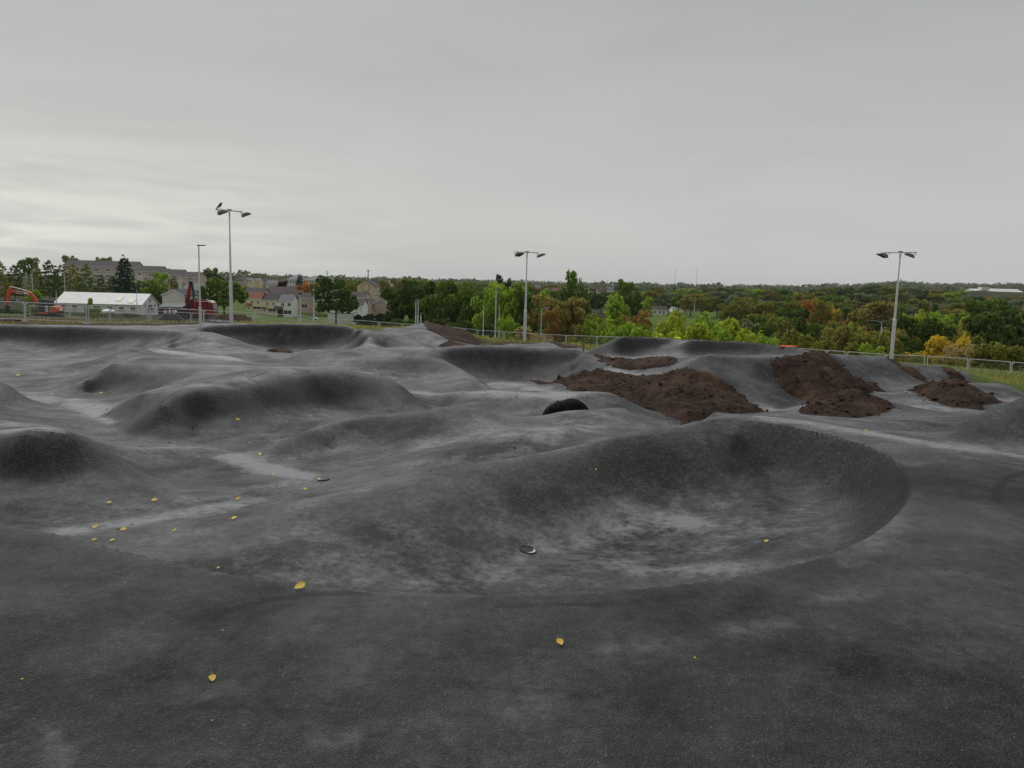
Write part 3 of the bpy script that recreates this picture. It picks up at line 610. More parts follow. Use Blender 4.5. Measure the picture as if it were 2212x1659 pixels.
def asphalt_verge():
    """mix bare soil and grass into the track sheet outside the asphalt edge"""
    nt = MATS['asphalt'].node_tree; b = nt.nodes['Principled BSDF']; tc = N(nt, 'ShaderNodeTexCoord'); P = tc.outputs['Object']
    src = b.inputs['Base Color'].links[0].from_socket; rs = b.inputs['Roughness'].links[0].from_socket
    s, _, _ = soil_col(nt, P); g = grass_col(nt, P)
    v = N(nt, 'ShaderNodeAttribute'); v.attribute_name = 'verge'; q = N(nt, 'ShaderNodeAttribute'); q.attribute_name = 'green'
    gn = noise(nt, P, 1.3, 6, 0.7)
    gf = math_n(nt, 'MULTIPLY', math_n(nt, 'ADD', math_n(nt, 'SUBTRACT', q.outputs['Fac'], 0.5), math_n(nt, 'SUBTRACT', gn, 0.5)), 5.0, True)
    vf = math_n(nt, 'MULTIPLY', math_n(nt, 'ADD', math_n(nt, 'SUBTRACT', v.outputs['Fac'], 0.5), math_n(nt, 'MULTIPLY', math_n(nt, 'SUBTRACT', gn, 0.5), 0.5)), 6.0, True)
    L(nt, mixc(nt, vf, src, mixc(nt, gf, s, g)), b.inputs['Base Color'])
    n = N(nt, 'ShaderNodeMix', data_type='FLOAT'); L(nt, vf, n.inputs[0]); L(nt, rs, n.inputs[2]); n.inputs[3].default_value = 0.95; L(nt, n.outputs[0], b.inputs['Roughness'])
asphalt_verge()
def leafage():
    m, nt, b = new_mat('foliage'); nt.nodes.remove(b)
    oi = N(nt, 'ShaderNodeObjectInfo'); gi = N(nt, 'ShaderNodeNewGeometry'); tc = N(nt, 'ShaderNodeTexCoord')
    nz = noise(nt, tc.outputs['Object'], 3.4, 4, 0.6, 0.3)
    # autumn tint in whole boughs, strength kept in the object's alpha
    au = math_n(nt, 'MULTIPLY', math_n(nt, 'SUBTRACT', math_n(nt, 'ADD', oi.outputs['Alpha'], nz), 0.92), 5.0, True)
    c = mixc(nt, au, oi.outputs['Color'], (0.32, 0.24, 0.03))
    vr = ramp(nt, [(0.0, 0.6), (0.5, 1.0), (1.0, 1.4)]); L(nt, gi.outputs['Random Per Island'], vr.inputs[0])
    c = mixc(nt, 1.0, c, vr.outputs[0], 'MULTIPLY')
    vb = ramp(nt, [(0.3, 0.75), (0.7, 1.25)]); L(nt, nz, vb.inputs[0]); c = mixc(nt, 1.0, c, vb.outputs[0], 'MULTIPLY')
    c = mixc(nt, 1.0, c, (2.05, 2.05, 2.0), 'MULTIPLY')
    d = N(nt, 'ShaderNodeBsdfDiffuse'); t = N(nt, 'ShaderNodeBsdfTranslucent'); L(nt, c, d.inputs[0]); L(nt, c, t.inputs[0])
    mx = N(nt, 'ShaderNodeMixShader'); mx.inputs[0].default_value = 0.45; L(nt, d.outputs[0], mx.inputs[1]); L(nt, t.outputs[0], mx.inputs[2])
    L(nt, mx.outputs[0], nt.nodes['Material Output'].inputs[0])
leafage()
mat('bark', (0.045, 0.036, 0.028), 0.9, bump=0.6, bscale=30)
mat('galvanised', (0.66, 0.67, 0.68), 0.45, 0.35, var=0.10, scale=6)
mat('dark_steel', (0.06, 0.062, 0.065), 0.5, 0.4)
mat('lamp_glass', (0.03, 0.03, 0.035), 0.15, 0.0)
mat('lamp_body', (0.16, 0.165, 0.17), 0.45, 0.5)
mat('concrete', (0.30, 0.295, 0.28), 0.9, bump=0.3)
mat('gravel_grey', (0.055, 0.055, 0.058), 0.9, var=0.4, scale=25, bump=0.8, bscale=60)
mat('render_cream', (0.80, 0.70, 0.46), 0.9, var=0.06)
mat('render_white', (0.86, 0.86, 0.84), 0.85, var=0.04)
mat('render_beige', (0.52, 0.45, 0.37), 0.95, var=0.12, scale=0.6)
mat('render_tan', (0.62, 0.50, 0.35), 0.95, var=0.08, scale=0.6)
mat('render_pink', (0.48, 0.385, 0.33), 0.95, var=0.12, scale=0.6)
mat('render_pale', (0.74, 0.72, 0.64), 0.9, var=0.06)
mat('tile_red', (0.23, 0.062, 0.045), 0.85, var=0.15, scale=2)
mat('tile_black', (0.033, 0.030, 0.031), 0.8, var=0.2, scale=2)
mat('tile_slate', (0.085, 0.095, 0.11), 0.7, var=0.12, scale=2)
mat('tile_brown', (0.075, 0.056, 0.052), 0.9, var=0.2, scale=2)
mat('upvc', (0.78, 0.78, 0.77), 0.5, var=0.02)
mat('pane_glass', (0.05, 0.055, 0.06), 0.1, spec=0.8)
mat('brick_red', (0.21, 0.085, 0.06), 0.9)
mat('dark_timber', (0.03, 0.028, 0.028), 0.85)
mat('roof_sheet', (0.88, 0.88, 0.86), 0.55, 0.0, var=0.05, scale=0.5)
mat('skylight', (0.62, 0.58, 0.42), 0.4)
mat('mural_grey', (0.22, 0.22, 0.26), 0.9, var=0.5, scale=2)
mat('paint_orange', (0.62, 0.085, 0.022), 0.45, var=0.06)
mat('paint_red', (0.30, 0.012, 0.016), 0.42, var=0.12, scale=1.5)
mat('paint_dark_red', (0.10, 0.010, 0.012), 0.55, var=0.3)
mat('rubber', (0.014, 0.014, 0.015), 0.85)
mat('black_paint', (0.016, 0.017, 0.018), 0.5)
mat('white_paint', (0.78, 0.78, 0.78), 0.4, var=0.02)
mat('blue_print', (0.06, 0.16, 0.35), 0.6)
mat('leaf_yellow', (0.62, 0.42, 0.03), 0.6, var=0.25, scale=40)
mat('leaf_brown', (0.26, 0.16, 0.09), 0.7, var=0.3, scale=40)
mat('crow_black', (0.010, 0.010, 0.012), 0.45)
mat('pvc_white', (0.62, 0.62, 0.60), 0.45)
mat('pipe_black', (0.008, 0.008, 0.008), 0.6)
mat('net_orange', (0.80, 0.13, 0.03), 0.7)
mat('hi_vis', (0.75, 0.80, 0.02), 0.6)
mat('fresh_tar', (0.006, 0.006, 0.007), 0.8, spec=0.15, var=0.3, scale=6, bump=0.4, bscale=30)
mat('timber', (0.24, 0.18, 0.12), 0.9)
mat('mast_steel', (0.30, 0.31, 0.32), 0.6)
mat('ring_brown', (0.17, 0.095, 0.05), 0.9)
mat('road_grey', (0.11, 0.11, 0.11), 0.9)
track_me.update()
# ------------------------------------------------------------------ verge of the asphalt, ground beyond
EDGE = [(-300, 44), (-150, 44.5), (190, 45.3), (330, 46.5), (400, 50), (440, 53.5), (530, 53), (600, 45.6), (640, 45.0), (760, 44.2), (800, 45.5), (860, 53), (900, 56.5), (925, 56), (960, 52), (1050, 49), (1090, 52), (1133, 51), (1190, 53), (1240, 48), (1290, 42), (1310, 33), (1345, 31.2), (1500, 31), (1607, 30), (1700, 28.8), (1780, 26.4), (1850, 26.2), (1930, 26.6), (1985, 28.8), (2060, 29), (2100, 26), (2150, 24.8), (2200, 23.8), (2300, 22), (2450, 20)]
def verge():
    t = TX/np.maximum(TY, 1.0); u = t*F2 + CX - 8
    ey = np.interp(u, [e[0] for e in EDGE], [e[1] for e in EDGE])
    v = np.clip((TY-ey)/1.2 + 0.5, 0, 1)*(TY > 15)
    g = np.interp(u, [-300, 100, 430, 470, 560, 640, 900, 1000, 1300, 1500, 1750, 1900, 2050, 2120, 2300], [0.30, 0.36, 0.30, 0.40, 0.72, 0.95, 0.7, 0.45, 0.55, 0.8, 0.6, 0.5, 0.65, 1.0, 1.0])
    add_attr(track_me, 'verge', v); add_attr(track_me, 'green', np.clip(g + np.where(u > 440, np.clip((TY-ey-2)/10, 0, 0.35), 0), 0, 1))
verge()
gm = land_mesh()
def lawns():
    co = np.empty(len(gm.vertices)*3, np.float32); gm.vertices.foreach_get('co', co); co = co.reshape(-1, 3); y = co[:, 1]; u = co[:, 0]/y*F2 + CX - 6
    w = lambda a, b, c, d: np.clip((u-a)/15, 0, 1)*np.clip((b-u)/15, 0, 1)*np.clip((y-c)/6, 0, 1)*np.clip((d-y)/6, 0, 1)
    add_attr(gm, 'lawn', np.clip(w(440, 880, 64, 420) + w(-300, 180, 88, 150)*.6 + w(1360, 1570, 260, 470) + w(2050, 2600, 55, 72) + w(980, 1130, 64, 110)*.7, 0, 1))
lawns(); gm.materials.append(MATS['grassland']); ground = link('ground', gm); ground['kind'] = 'structure'

# ------------------------------------------------------------------ dirt heaps laid against the track
def fnoise(x, y, s, seed):
    """cheap smooth value noise"""
    r = np.random.default_rng(seed); T = r.random((64, 64)); x = x*s; y = y*s
    i, j = np.floor(x).astype(int), np.floor(y).astype(int); a, b = x-i, y-j; a = a*a*(3-2*a); b = b*b*(3-2*b)
    q = lambda p, w: T[p % 64, w % 64]
    return (q(i, j)*(1-a)+q(i+1, j)*a)*(1-b) + (q(i, j+1)*(1-a)+q(i+1, j+1)*a)*b
def poly_dist(X, Y, P):
    d2 = np.full(X.shape, 1e9); ins = np.zeros(X.shape, bool); n = len(P)
    for k in range(n):
        a, b = P[k], P[(k+1) % n]; ab = b-a; t = np.clip(((X-a[0])*ab[0]+(Y-a[1])*ab[1])/max(ab@ab, 1e-9), 0, 1)
        d2 = np.minimum(d2, (X-a[0]-t*ab[0])**2 + (Y-a[1]-t*ab[1])**2)
        c = ((a[1] > Y) != (b[1] > Y)); ins ^= c & (X < (b[0]-a[0])*(Y-a[1])/np.where(b[1] == a[1], 1e-9, b[1]-a[1]) + a[0])
    d = np.sqrt(d2); return np.where(ins, d, -d)
CLOD = None
def clod_mesh(mname):
    bm = bmesh.new(); bmesh.ops.create_icosphere(bm, subdivisions=1, radius=1)
    for v in bm.verts: v.co *= random.uniform(0.7, 1.25)
    me = bpy.data.meshes.new('clod'); bm.to_mesh(me); bm.free(); return me
def scatter_lumps(name, P, sizes, m, parent=None, stretch=True):
    """many small lumps joined into one stuff mesh"""
    bm0 = bmesh.new(); bmesh.ops.create_icosphere(bm0, subdivisions=1, radius=1); base = np.array([v.co[:] for v in bm0.verts]); F = np.array([[v.index for v in f.verts] for f in bm0.faces]); bm0.free()
    V, Fs = [], []; r = np.random.default_rng(len(P))
    for k, p in enumerate(P):
        b = base*r.uniform(0.65, 1.3, (len(base), 1))*np.array([r.uniform(.7, 1.6), r.uniform(.7, 1.2), r.uniform(.45, .9)])*sizes[k]; a = r.uniform(0, 6.28)
        b = b @ np.array([[math.cos(a), math.sin(a), 0], [-math.sin(a), math.cos(a), 0], [0, 0, 1]]); V.append(b+p); Fs.append(F + k*len(base))
    me = bpy.data.meshes.new(name); me.from_pydata(np.concatenate(V).tolist(), [], np.concatenate(Fs).tolist()); me.update(); me.materials.append(MATS[m])
    o = link(name, me, parent); o['kind'] = 'stuff'; return o
def dirt(name, s, label, ds=0.1, thick=0.07, rough=0.10, clods=120, seed=1, bulge=0.0):
    P = []
    for t in s.split():
        u, v, y = map(float, t.split(',')); P.append(at(u, v, y)[:2])
    P = np.array(P); c = P.mean(0)
    lo, hi = P.min(0)-0.5, P.max(0)+0.5
    nx, ny = int((hi[0]-lo[0])/ds)+1, int((hi[1]-lo[1])/ds)+1
    X, Y = np.meshgrid(np.linspace(lo[0], hi[0], nx), np.linspace(lo[1], hi[1], ny))
    d = poly_dist(X, Y, P) + (fnoise(X, Y, 2.2, seed)-0.5)*0.30 + (fnoise(X, Y, 7, seed+1)-0.5)*0.12
    k = np.clip(d/0.3, -0.6, 1)
    bl = np.clip(d/1.1, 0, 1); bl = bl*(2-bl)
    Z = relief(X, Y) + bulge*bl + thick*np.where(k > 0, k*(2-k), k*1.4) + np.clip(k, 0, 1)*rough*((fnoise(X, Y, 1.7, seed+2)-0.5)*0.6 + (fnoise(X, Y, 5.5, seed+3)-0.5)*0.7 + (fnoise(X, Y, 13, seed+4)-0.5)*0.6)
    keep = (k > -0.45)
    idx = -np.ones(X.shape, int); fm = keep[:-1, :-1] & keep[1:, :-1] & keep[:-1, 1:] & keep[1:, 1:]
    use = np.zeros(X.shape, bool); use[:-1, :-1] |= fm; use[1:, :-1] |= fm; use[:-1, 1:] |= fm; use[1:, 1:] |= fm
    idx[use] = np.arange(use.sum()); V = np.stack([X[use], Y[use], Z[use]], 1)
    q = np.stack([idx[:-1, :-1][fm], idx[:-1, 1:][fm], idx[1:, 1:][fm], idx[1:, :-1][fm]], 1)
    base = np.array([c[0], c[1], float(relief(np.array([c[0]]), np.array([c[1]]))[0])])
    me = bpy.data.meshes.new('earth'); me.from_pydata((V-base).tolist(), [], q.tolist()); me.update(); me.materials.append(MATS['soil']); me.polygons.foreach_set('use_smooth', np.ones(len(q), bool))
    root = thing(name, base, label, 'dirt mound', 'dirt heaps along the track'); link('earth', me, root)
    clods = clods//2
    if clods:
        g = np.random.default_rng(seed); ii = g.choice(len(V), size=min(clods, len(V)), replace=len(V) < clods)
        sz = g.gamma(2.0, 0.009, len(ii)) + 0.006
        scatter_lumps('clods', V[ii]-base + np.stack([g.uniform(-ds, ds, len(ii)), g.uniform(-ds, ds, len(ii)), sz*0.2], 1), sz, 'soil', root)
    return root
dirt('dirt_mound', '1150,823,25.8 1185,833,25.1 1212,831,25.0 1258,810,23.8 1290,804,23.4 1327,813,23.2 1367,822,22.8 1407,822,22.4 1447,812,21.8 1495,806,21.1 1519,808,20.7 1543,819,20.4 1575,851,19.9 1607,867,19.4 1655,887,18.7 1640,891,18.3 1560,898,17.3 1480,914,16.8 1440,897,17.7 1380,877,18.5 1335,852,19.8 1290,850,20.4 1231,851,21.6 1189,840,24.0', 'largest dark brown dirt mound, with two humps, between the black berm and the near bowl', 0.08, 0.08, 0.14, 900, seed=3, bulge=0.08)
dirt('dirt_mound', '1647,776,21.5 1687,776,21.6 1727,774,22.1 1759,770,22.9 1779,765,23.8 1800,785,23.4 1850,825,22 1910,847,21.2 1850,862,20 1763,872,19.1 1720,863,19.5 1667,823,20.5', 'steep brown dirt bank with a blackened top under the high right berm', 0.08, 0.13, 0.14, 700, seed=5)
dirt('dirt_mound', '1719,886,17.0 1759,872,17.4 1807,856,17.7 1847,850,17.8 1887,858,17.5 1927,877,16.9 1935,884,16.4 1887,896,15.8 1827,902,15.3 1767,898,15.6', 'low brown dirt hump nearest the bowl, right of the biggest dirt mound', 0.07, 0.06, 0.12, 420, seed=7, bulge=0.08)
dirt('dirt_mound', '1955,844,21 2007,831,21.4 2059,827,21.3 2087,830,21 2111,846,20.2 2163,866,19.2 2163,869,18.8 2107,883,17.8 2067,880,18 2027,869,18.7 1987,853,19.9', 'dark brown dirt hump farthest right, beside the fenced grass', 0.08, 0.06, 0.12, 420, seed=9, bulge=0.10)
dirt('dirt_mound', '1285,770,29.6 1308,772,29.2 1358,779,28.4 1395,778,28.0 1445,771,27.4 1473,783,25.6 1433,793,25.4 1370,798,26.1 1333,795,26.5 1297,779,28.3', 'narrow brown dirt strip between two bright track lanes', 0.10, 0.06, 0.10, 200, seed=11, bulge=0.05)
dirt('dirt_mound', '1923,777,24.6 1939,786,26.6 1983,795,26.7 2007,830,25 1985,832,24.7 1951,803,23.7', 'smooth brown dirt slope between the two small ramps at right', 0.10, 0.10, 0.05, 40, seed=13)
dirt('dirt_mound', '2035,794,27 2060,799,27.2 2107,825,25.1 2063,829,24.9', 'brown dirt slope right of the small black ramp, before the fence', 0.10, 0.10, 0.06, 40, seed=15)
dirt('dirt_mound', '916,698,54.8 948,702,54.6 1020,722,52.2 1046,749,48 998,745,46 973,736,45.2 923,714,48.5', 'long brown dirt slope on the far hump left of the centre floodlight', 0.16, 0.08, 0.08, 80, seed=17)
dirt('dirt_mound', '943,751,42.3 968,736,45.0 1012,748,43.8 985,753,42', 'small brown dirt lump below the far brown slope', 0.14, 0.10, 0.06, 40, seed=19)
dirt('dirt_mound', '580,769,37 600,762,38.8 632,763,38.8 628,773,36.8', 'small brown dirt patch in the gap before the left black berm', 0.12, 0.10, 0.08, 40, seed=21)
dirt('dirt_mound', '1187,739,52.4 1207,741,51.6 1252,752,46.4 1215,753,46', 'far brown dirt hump right of the centre floodlight', 0.16, 0.10, 0.06, 30, seed=23)

# black fresh-tar heap in the hollow
def tar_heap():
    y = 15.7; c = at(1228, 893, y); c[2] = relief(np.array([c[0]]), np.array([c[1]]))[0]
    zt = at(1222, 862, y)[2]; h = zt - c[2]; w = 56*PX(y)
    r = random.Random(4); t = thing('asphalt_heap', c, 'black rounded heap of fresh asphalt in the hollow at mid centre', 'asphalt heap')
    MB().ball((0, 0, 0), (w, w*0.55, h), 28, 18, lambda p: 1 + 0.05*math.sin(5*p.x+3*p.y) + r.uniform(-0.008, 0.008)).build('pile', 'fresh_tar', t, True)
    g = np.random.default_rng(2); a = g.uniform(0, 6.28, 60); q = g.uniform(0.3, 1, 60)
    P = np.stack([np.cos(a)*w*np.sin(q*1.4), -np.abs(np.sin(a))*w*0.8*np.sin(q*1.4), h*np.cos(q*1.4)], 1)
    scatter_lumps('lumps', P, g.uniform(0.01, 0.03, 60), 'fresh_tar', t)
tar_heap()

# ------------------------------------------------------------------ floodlights
def floodlight(u, v, y, vtop, arm, head_rz, label, tilt=0.30):
    b = at(u, v, y); H = at(u, vtop, y)[2] - b[2]
    t = thing('floodlight', b, label, 'floodlight', 'floodlights round the track')
    MB().tube([(0, 0, -0.3), (0, 0, 0.385*H), (0, 0, 0.39*H)], [0.125, 0.115, 0.085], 8).build('base_column', 'galvanised', t)
    MB().tube([(0, 0, 0.38*H), (0, 0, 0.70*H)], [0.085, 0.062], 8).build('mid_column', 'galvanised', t)
    MB().tube([(0, 0, 0.695*H), (0, 0, 0.71*H), (0, 0, 0.712*H), (0, 0, H-0.05)], [0.068, 0.068, 0.052, 0.045], 8).build('top_column', 'galvanised', t)
    MB().box((0, -0.122, 0.75), (0.09, 0.015, 0.5)).build('door', 'galvanised', t)
    MB().tube([(0, 0, H-0.35), (0, 0, H-0.05)], 0.062, 10).build('collar', 'galvanised', t)
    ca, sa = math.cos(arm), math.sin(arm); R = 0.95
    MB().bar((-R*ca, -R*sa, H), (R*ca, R*sa, H), 0.09, 0.07).build('crossarm', 'galvanised', t)
    MB().box((0, 0, H+0.06), (0.26, 0.16, 0.05), arm).build('cap_plate', 'dark_steel', t)
    for s, hr in zip((-1, 1), head_rz):
        e = bpy.data.objects.new('lamp_head', None)
        p = Vector((s*(R-0.12)*ca, s*(R-0.12)*sa, H-0.06))
        # housing: a flat wedge pitched down, with its lamp glass underneath
        body = MB().prism([(0.02, -0.22), (0.62, -0.02), (0.60, 0.03), (0.40, 0.09), (0.10, 0.02), (0.0, -0.14)], -0.24, 0.24).build('lamp_head', 'lamp_body', t, bevel=0.01)
        body.location = p + Vector((0.02, 0, -0.08)); body.rotation_euler = (0, -tilt*0.2, hr)
        g = MB().prism([(0.06, -0.222), (0.58, -0.045), (0.575, -0.03), (0.06, -0.205)], -0.20, 0.20).build('lamp_glass', 'lamp_glass', body)
        br = MB()
        for k in (-0.255, 0.255): br.bar((0.16, k, -0.05), (-0.05, k, 0.02), 0.03, 0.015).bar((-0.05, k, 0.02), (-0.02, k, 0.12), 0.03, 0.015)
        br.bar((-0.02, -0.255, 0.12), (-0.02, 0.255, 0.12), 0.05, 0.02); br.build('bracket', 'dark_steel', body)
        bpy.data.objects.remove(e)
    return t, H
fl, Hl = floodlight(500, 699, 52, 455, 0.85, (0.1, 0.25), 'tall twin-headed floodlight at left with a crow perched on its arm')
floodlight(1133, 746, 60, 545, 0.35, (-0.9, 0.3), 'tall twin-headed floodlight at the centre of the view')
floodlight(1925, 779, 51, 545, -0.5, (3.3, 2.6), 'tall twin-headed floodlight at right, in front of the wood')

def crow():
    b = at(500, 699, 52); p = b + np.array([-0.42, -0.47, Hl + 0.045])
    t = thing('crow', p, 'black crow perched on the crossarm of the left floodlight', 'bird', rz=0.3)
    bm = bmesh.new(); me = bpy.data.meshes.new('body')
    J = [(-0.20, 0, 0.06, .018), (-0.13, 0, 0.12, .045), (-0.05, 0, 0.19, .085), (0.02, 0, 0.27, .085), (0.055, 0, 0.345, .05), (0.07, 0, 0.40, .052), (0.10, 0, 0.405, .035), (0.135, 0, 0.395, .016), (0.165, 0, 0.385, .005)]
    for a in J: bm.verts.new(a[:3])
    bm.verts.ensure_lookup_table()
    for i in range(len(J)-1): bm.edges.new((bm.verts[i], bm.verts[i+1]))
    bm.to_mesh(me); bm.free()
    o = link('body', me, t); o.modifiers.new('skin', 'SKIN')
    for i, a in enumerate(J): me.skin_vertices[0].data[i].radius = (a[3]*1.1, a[3])
    me.skin_vertices[0].data[3].use_root = True
    o.modifiers.new('sub', 'SUBSURF').levels = 2; o.modifiers['sub'].render_levels = 2; me.materials.append(MATS['crow_black'])
    for s in (-1, 1):
        MB().tube([(-0.01, s*0.03, 0.14), (0.0, s*0.035, 0.06), (0.01, s*0.035, 0.0)], [0.022, 0.010, 0.009], 6).build('leg', 'crow_black', t)
        MB().prism([(0.03, 0.30), (-0.08, 0.27), (-0.24, 0.05), (-0.10, 0.12), (0.02, 0.18)], s*0.075, s*0.095).build('wing', 'crow_black', t)
    MB().prism([(-0.14, 0.13), (-0.30, -0.03), (-0.24, -0.04), (-0.11, 0.08)], -0.03, 0.03).build('tail', 'crow_black', t)
crow()

# ------------------------------------------------------------------ lamp columns
def lamp_post(u, v, y, vtop, style, label, r=0.055, face=1):
    b = at(u, v, y); H = at(u, vtop, y)[2] - b[2]
    t = thing('lamp_post', b, label, 'lamp post', 'street lamps around the site')
    MB().tube([(0, 0, -1.2), (0, 0, 1.0), (0, 0, 1.02), (0, 0, H)], [r*1.5, r*1.5, r, r*0.75], 8).build('column', 'galvanised', t)
    if style == 'flat':
        MB().box((face*0.16, 0, H+0.03), (0.5, 0.2, 0.07)).build('lamp_head', 'lamp_body', t, bevel=0.015)
    elif style == 'hook':
        MB().tube([(0, 0, H-0.02), (face*0.08, 0, H+0.30), (face*0.35, 0, H+0.48), (face*0.75, 0, H+0.5)], [r*0.75, r*0.7, r*0.6, r*0.6], 6).build('bracket_arm', 'galvanised', t)
        MB().ball((face*1.0, 0, H+0.5), (0.36, 0.14, 0.09), 10, 6).build('lamp_head', 'lamp_body', t, True)
    else:
        MB().ball((0, 0, H+0.14), (0.17, 0.17, 0.2), 10, 6).build('lamp_head', 'lamp_body', t, True)
    return t
lamp_post(433, 698, 50, 531, 'flat', 'slim single lamp post just left of the left floodlight', 0.06)
lamp_post(72, 655, 190, 590, 'hook', 'hook-armed street lamp above the orange digger', 0.09)
lamp_post(141, 645, 200, 592, 'hook', 'hook-armed street lamp at the left end of the white hut roof', 0.09, -1)
lamp_post(122, 648, 165, 630, 'post', 'short post-top lamp by the left end of the white hut', 0.07)
lamp_post(367, 668, 168, 612, 'hook', 'hook-armed street lamp in front of the pale gable house', 0.08)
lamp_post(296, 662, 160, 633, 'post', 'thin post-top lamp at the right end of the white hut roof', 0.06)
lamp_post(649, 700, 72, 636, 'post', 'lamp post right of the white end-terrace house', 0.05)
lamp_post(678, 701, 74, 632, 'post', 'lamp post in front of the parked white car', 0.05)
lamp_post(898, 700, 95, 648, 'flat', 'left one of two close lamp posts before the dark wood', 0.06)
lamp_post(903, 699, 97, 650, 'flat', 'right one of two close lamp posts before the dark wood', 0.06)
lamp_post(909, 702, 92, 677, 'flat', 'short lamp post right of the close pair', 0.05)
lamp_post(1043, 746, 76, 659, 'flat', 'slim lamp post leftmost of three left of the centre floodlight', 0.05)
lamp_post(1069, 747, 78, 623, 'flat', 'tallest lamp post of three left of the centre floodlight', 0.06)
lamp_post(1077, 738, 105, 660, 'flat', 'lamp post between the tallest post and the centre floodlight', 0.06)
lamp_post(1168, 735, 110, 673, 'hook', 'hook-armed lamp post right of the centre floodlight', 0.07)
lamp_post(1425, 704, 180, 677, 'flat', 'small lamp post on the lawn below the bungalow', 0.06)
lamp_post(1903, 726, 92, 703, 'hook', 'hooked lamp head above bushes left of the right floodlight', 0.05, -1)
lamp_post(1500, 668, 330, 641, 'flat', 'thin dark post on the slope right of the white house', 0.1)

# ------------------------------------------------------------------ site fence: separate mesh panels on feet
_pan = {}
def panel_meshes(H, Lw):
    k = (round(H, 2), round(Lw, 2))
    if k in _pan: return _pan[k]
    r = 0.026; fr = MB()
    fr.tube([(0, 0, 0.03), (0, 0, H)], r, 6).tube([(Lw, 0, 0.03), (Lw, 0, H)], r, 6).tube([(0, 0, H), (Lw, 0, H)], r, 6).tube([(0, 0, 0.14), (Lw, 0, 0.14)], r*0.8, 6)
    for sx in (0, Lw): fr.add([(sx, 0.004, H), (sx + (0.16 if sx == 0 else -0.16), 0.004, H), (sx, 0.004, H-0.16), (sx, -0.004, H), (sx + (0.16 if sx == 0 else -0.16), -0.004, H), (sx, -0.004, H-0.16)], [(0, 1, 2), (5, 4, 3), (0, 3, 4, 1), (1, 4, 5, 2), (2, 5, 3, 0)])
    w = MB(); n = int(Lw/0.11)
    for i in range(1, n): w.bar((Lw*i/n, 0, 0.14), (Lw*i/n, 0, H), 0.0035)
    for i in range(1, 5): w.bar((0, 0, 0.14+(H-0.14)*i/5), (Lw, 0, 0.14+(H-0.14)*i/5), 0.0035)
    ft = MB().box((0, 0, -0.02), (0.22, 0.66, 0.14))
    _pan[k] = (fr.mesh('frame', 'galvanised'), w.mesh('wire_mesh', 'galvanised'), ft.mesh('foot_block', 'concrete', bevel=0.02))
    return _pan[k]
def fence(posts, H, what, group):
    """posts: (u, v_top, distance) left to right; one panel per gap, slightly apart"""
    W = [at(*p) for p in posts]
    for i, (a, b) in enumerate(zip(W[:-1], W[1:])):
        a = np.array(a); b = np.array(b); d = b[:2]-a[:2]; Lr = float(np.hypot(*d)); gap = 0.10; Lw = Lr-gap; ux = d/Lr
        o = a[:2] + ux*gap/2
        t = thing('fence_panel', (o[0], o[1], a[2]-H), what % ORD[i], 'fence panel', group, math.atan2(d[1], d[0]))
        t.rotation_euler = (0, -math.atan2(b[2]-a[2], Lr), math.atan2(d[1], d[0]))
        fr, w, ft = panel_meshes(H, round(Lw, 1)); link('frame', fr, t); link('wire_mesh', w, t)
        for sx in (0.0, round(Lw, 1)): q = link('foot_block', ft, t); q.location = (sx, 0, 0)
fence([(-85, 648, 44.5), (51, 653, 46), (188, 660, 48), (319, 664.5, 51), (438, 670, 54), (547, 676, 57), (645, 682, 60.5), (731, 689.5, 64), (817, 695, 67)], 1.15, 'galvanised mesh fence panel, %s from the left edge in the near left line', 'near fence line at left')
fence([(62, 660.5, 74), (150, 664, 74), (237, 668, 75), (325, 672, 76), (412, 676, 78), (490, 680.5, 80), (565, 685, 83)], 1.15, 'galvanised mesh fence panel, %s from left in the rear left line', 'rear fence line at left')
fence([(817, 695.5, 67.2), (868, 699.5, 69), (915, 702, 70), (955, 705, 70), (1000, 709.5, 70), (1030, 713, 70), (1088, 717, 70), (1132, 719.5, 70), (1175, 722, 70), (1223, 724.6, 70), (1290, 726.6, 68), (1350, 729, 66), (1425, 733, 64)], 1.25, 'galvanised mesh fence panel, %s along the middle line by the far hump', 'middle fence line')
fence([(1700, 751, 52), (1785, 757, 51), (1828, 759.5, 50.5), (1914, 766, 50), (2002, 769, 49), (2091, 775, 48), (2184, 782, 47), (2285, 790, 46)], 1.25, 'galvanised mesh fence panel, %s from left in the right line before the wood', 'right fence line')

# post and rail fence in the long grass at right
def rail_fence():
    pts_ = [(2000, 806, 54), (2063, 812, 53), (2120, 814, 52), (2200, 818, 51), (2290, 823, 50)]
    W = [at(*p) for p in pts_]; t = thing('post_and_rail_fence', W[0], 'low wooden post and rail fence in long grass behind the right fence panels', 'fence')
    for w in W: q = w-W[0]; MB().box(q + np.array([0, 0, -0.35]), (0.1, 0.1, 0.9)).build('post', 'timber', t)
    for a, b in zip(W[:-1], W[1:]): MB().bar(a-W[0], b-W[0], 0.05, 0.09).build('rail', 'timber', t)
rail_fence()
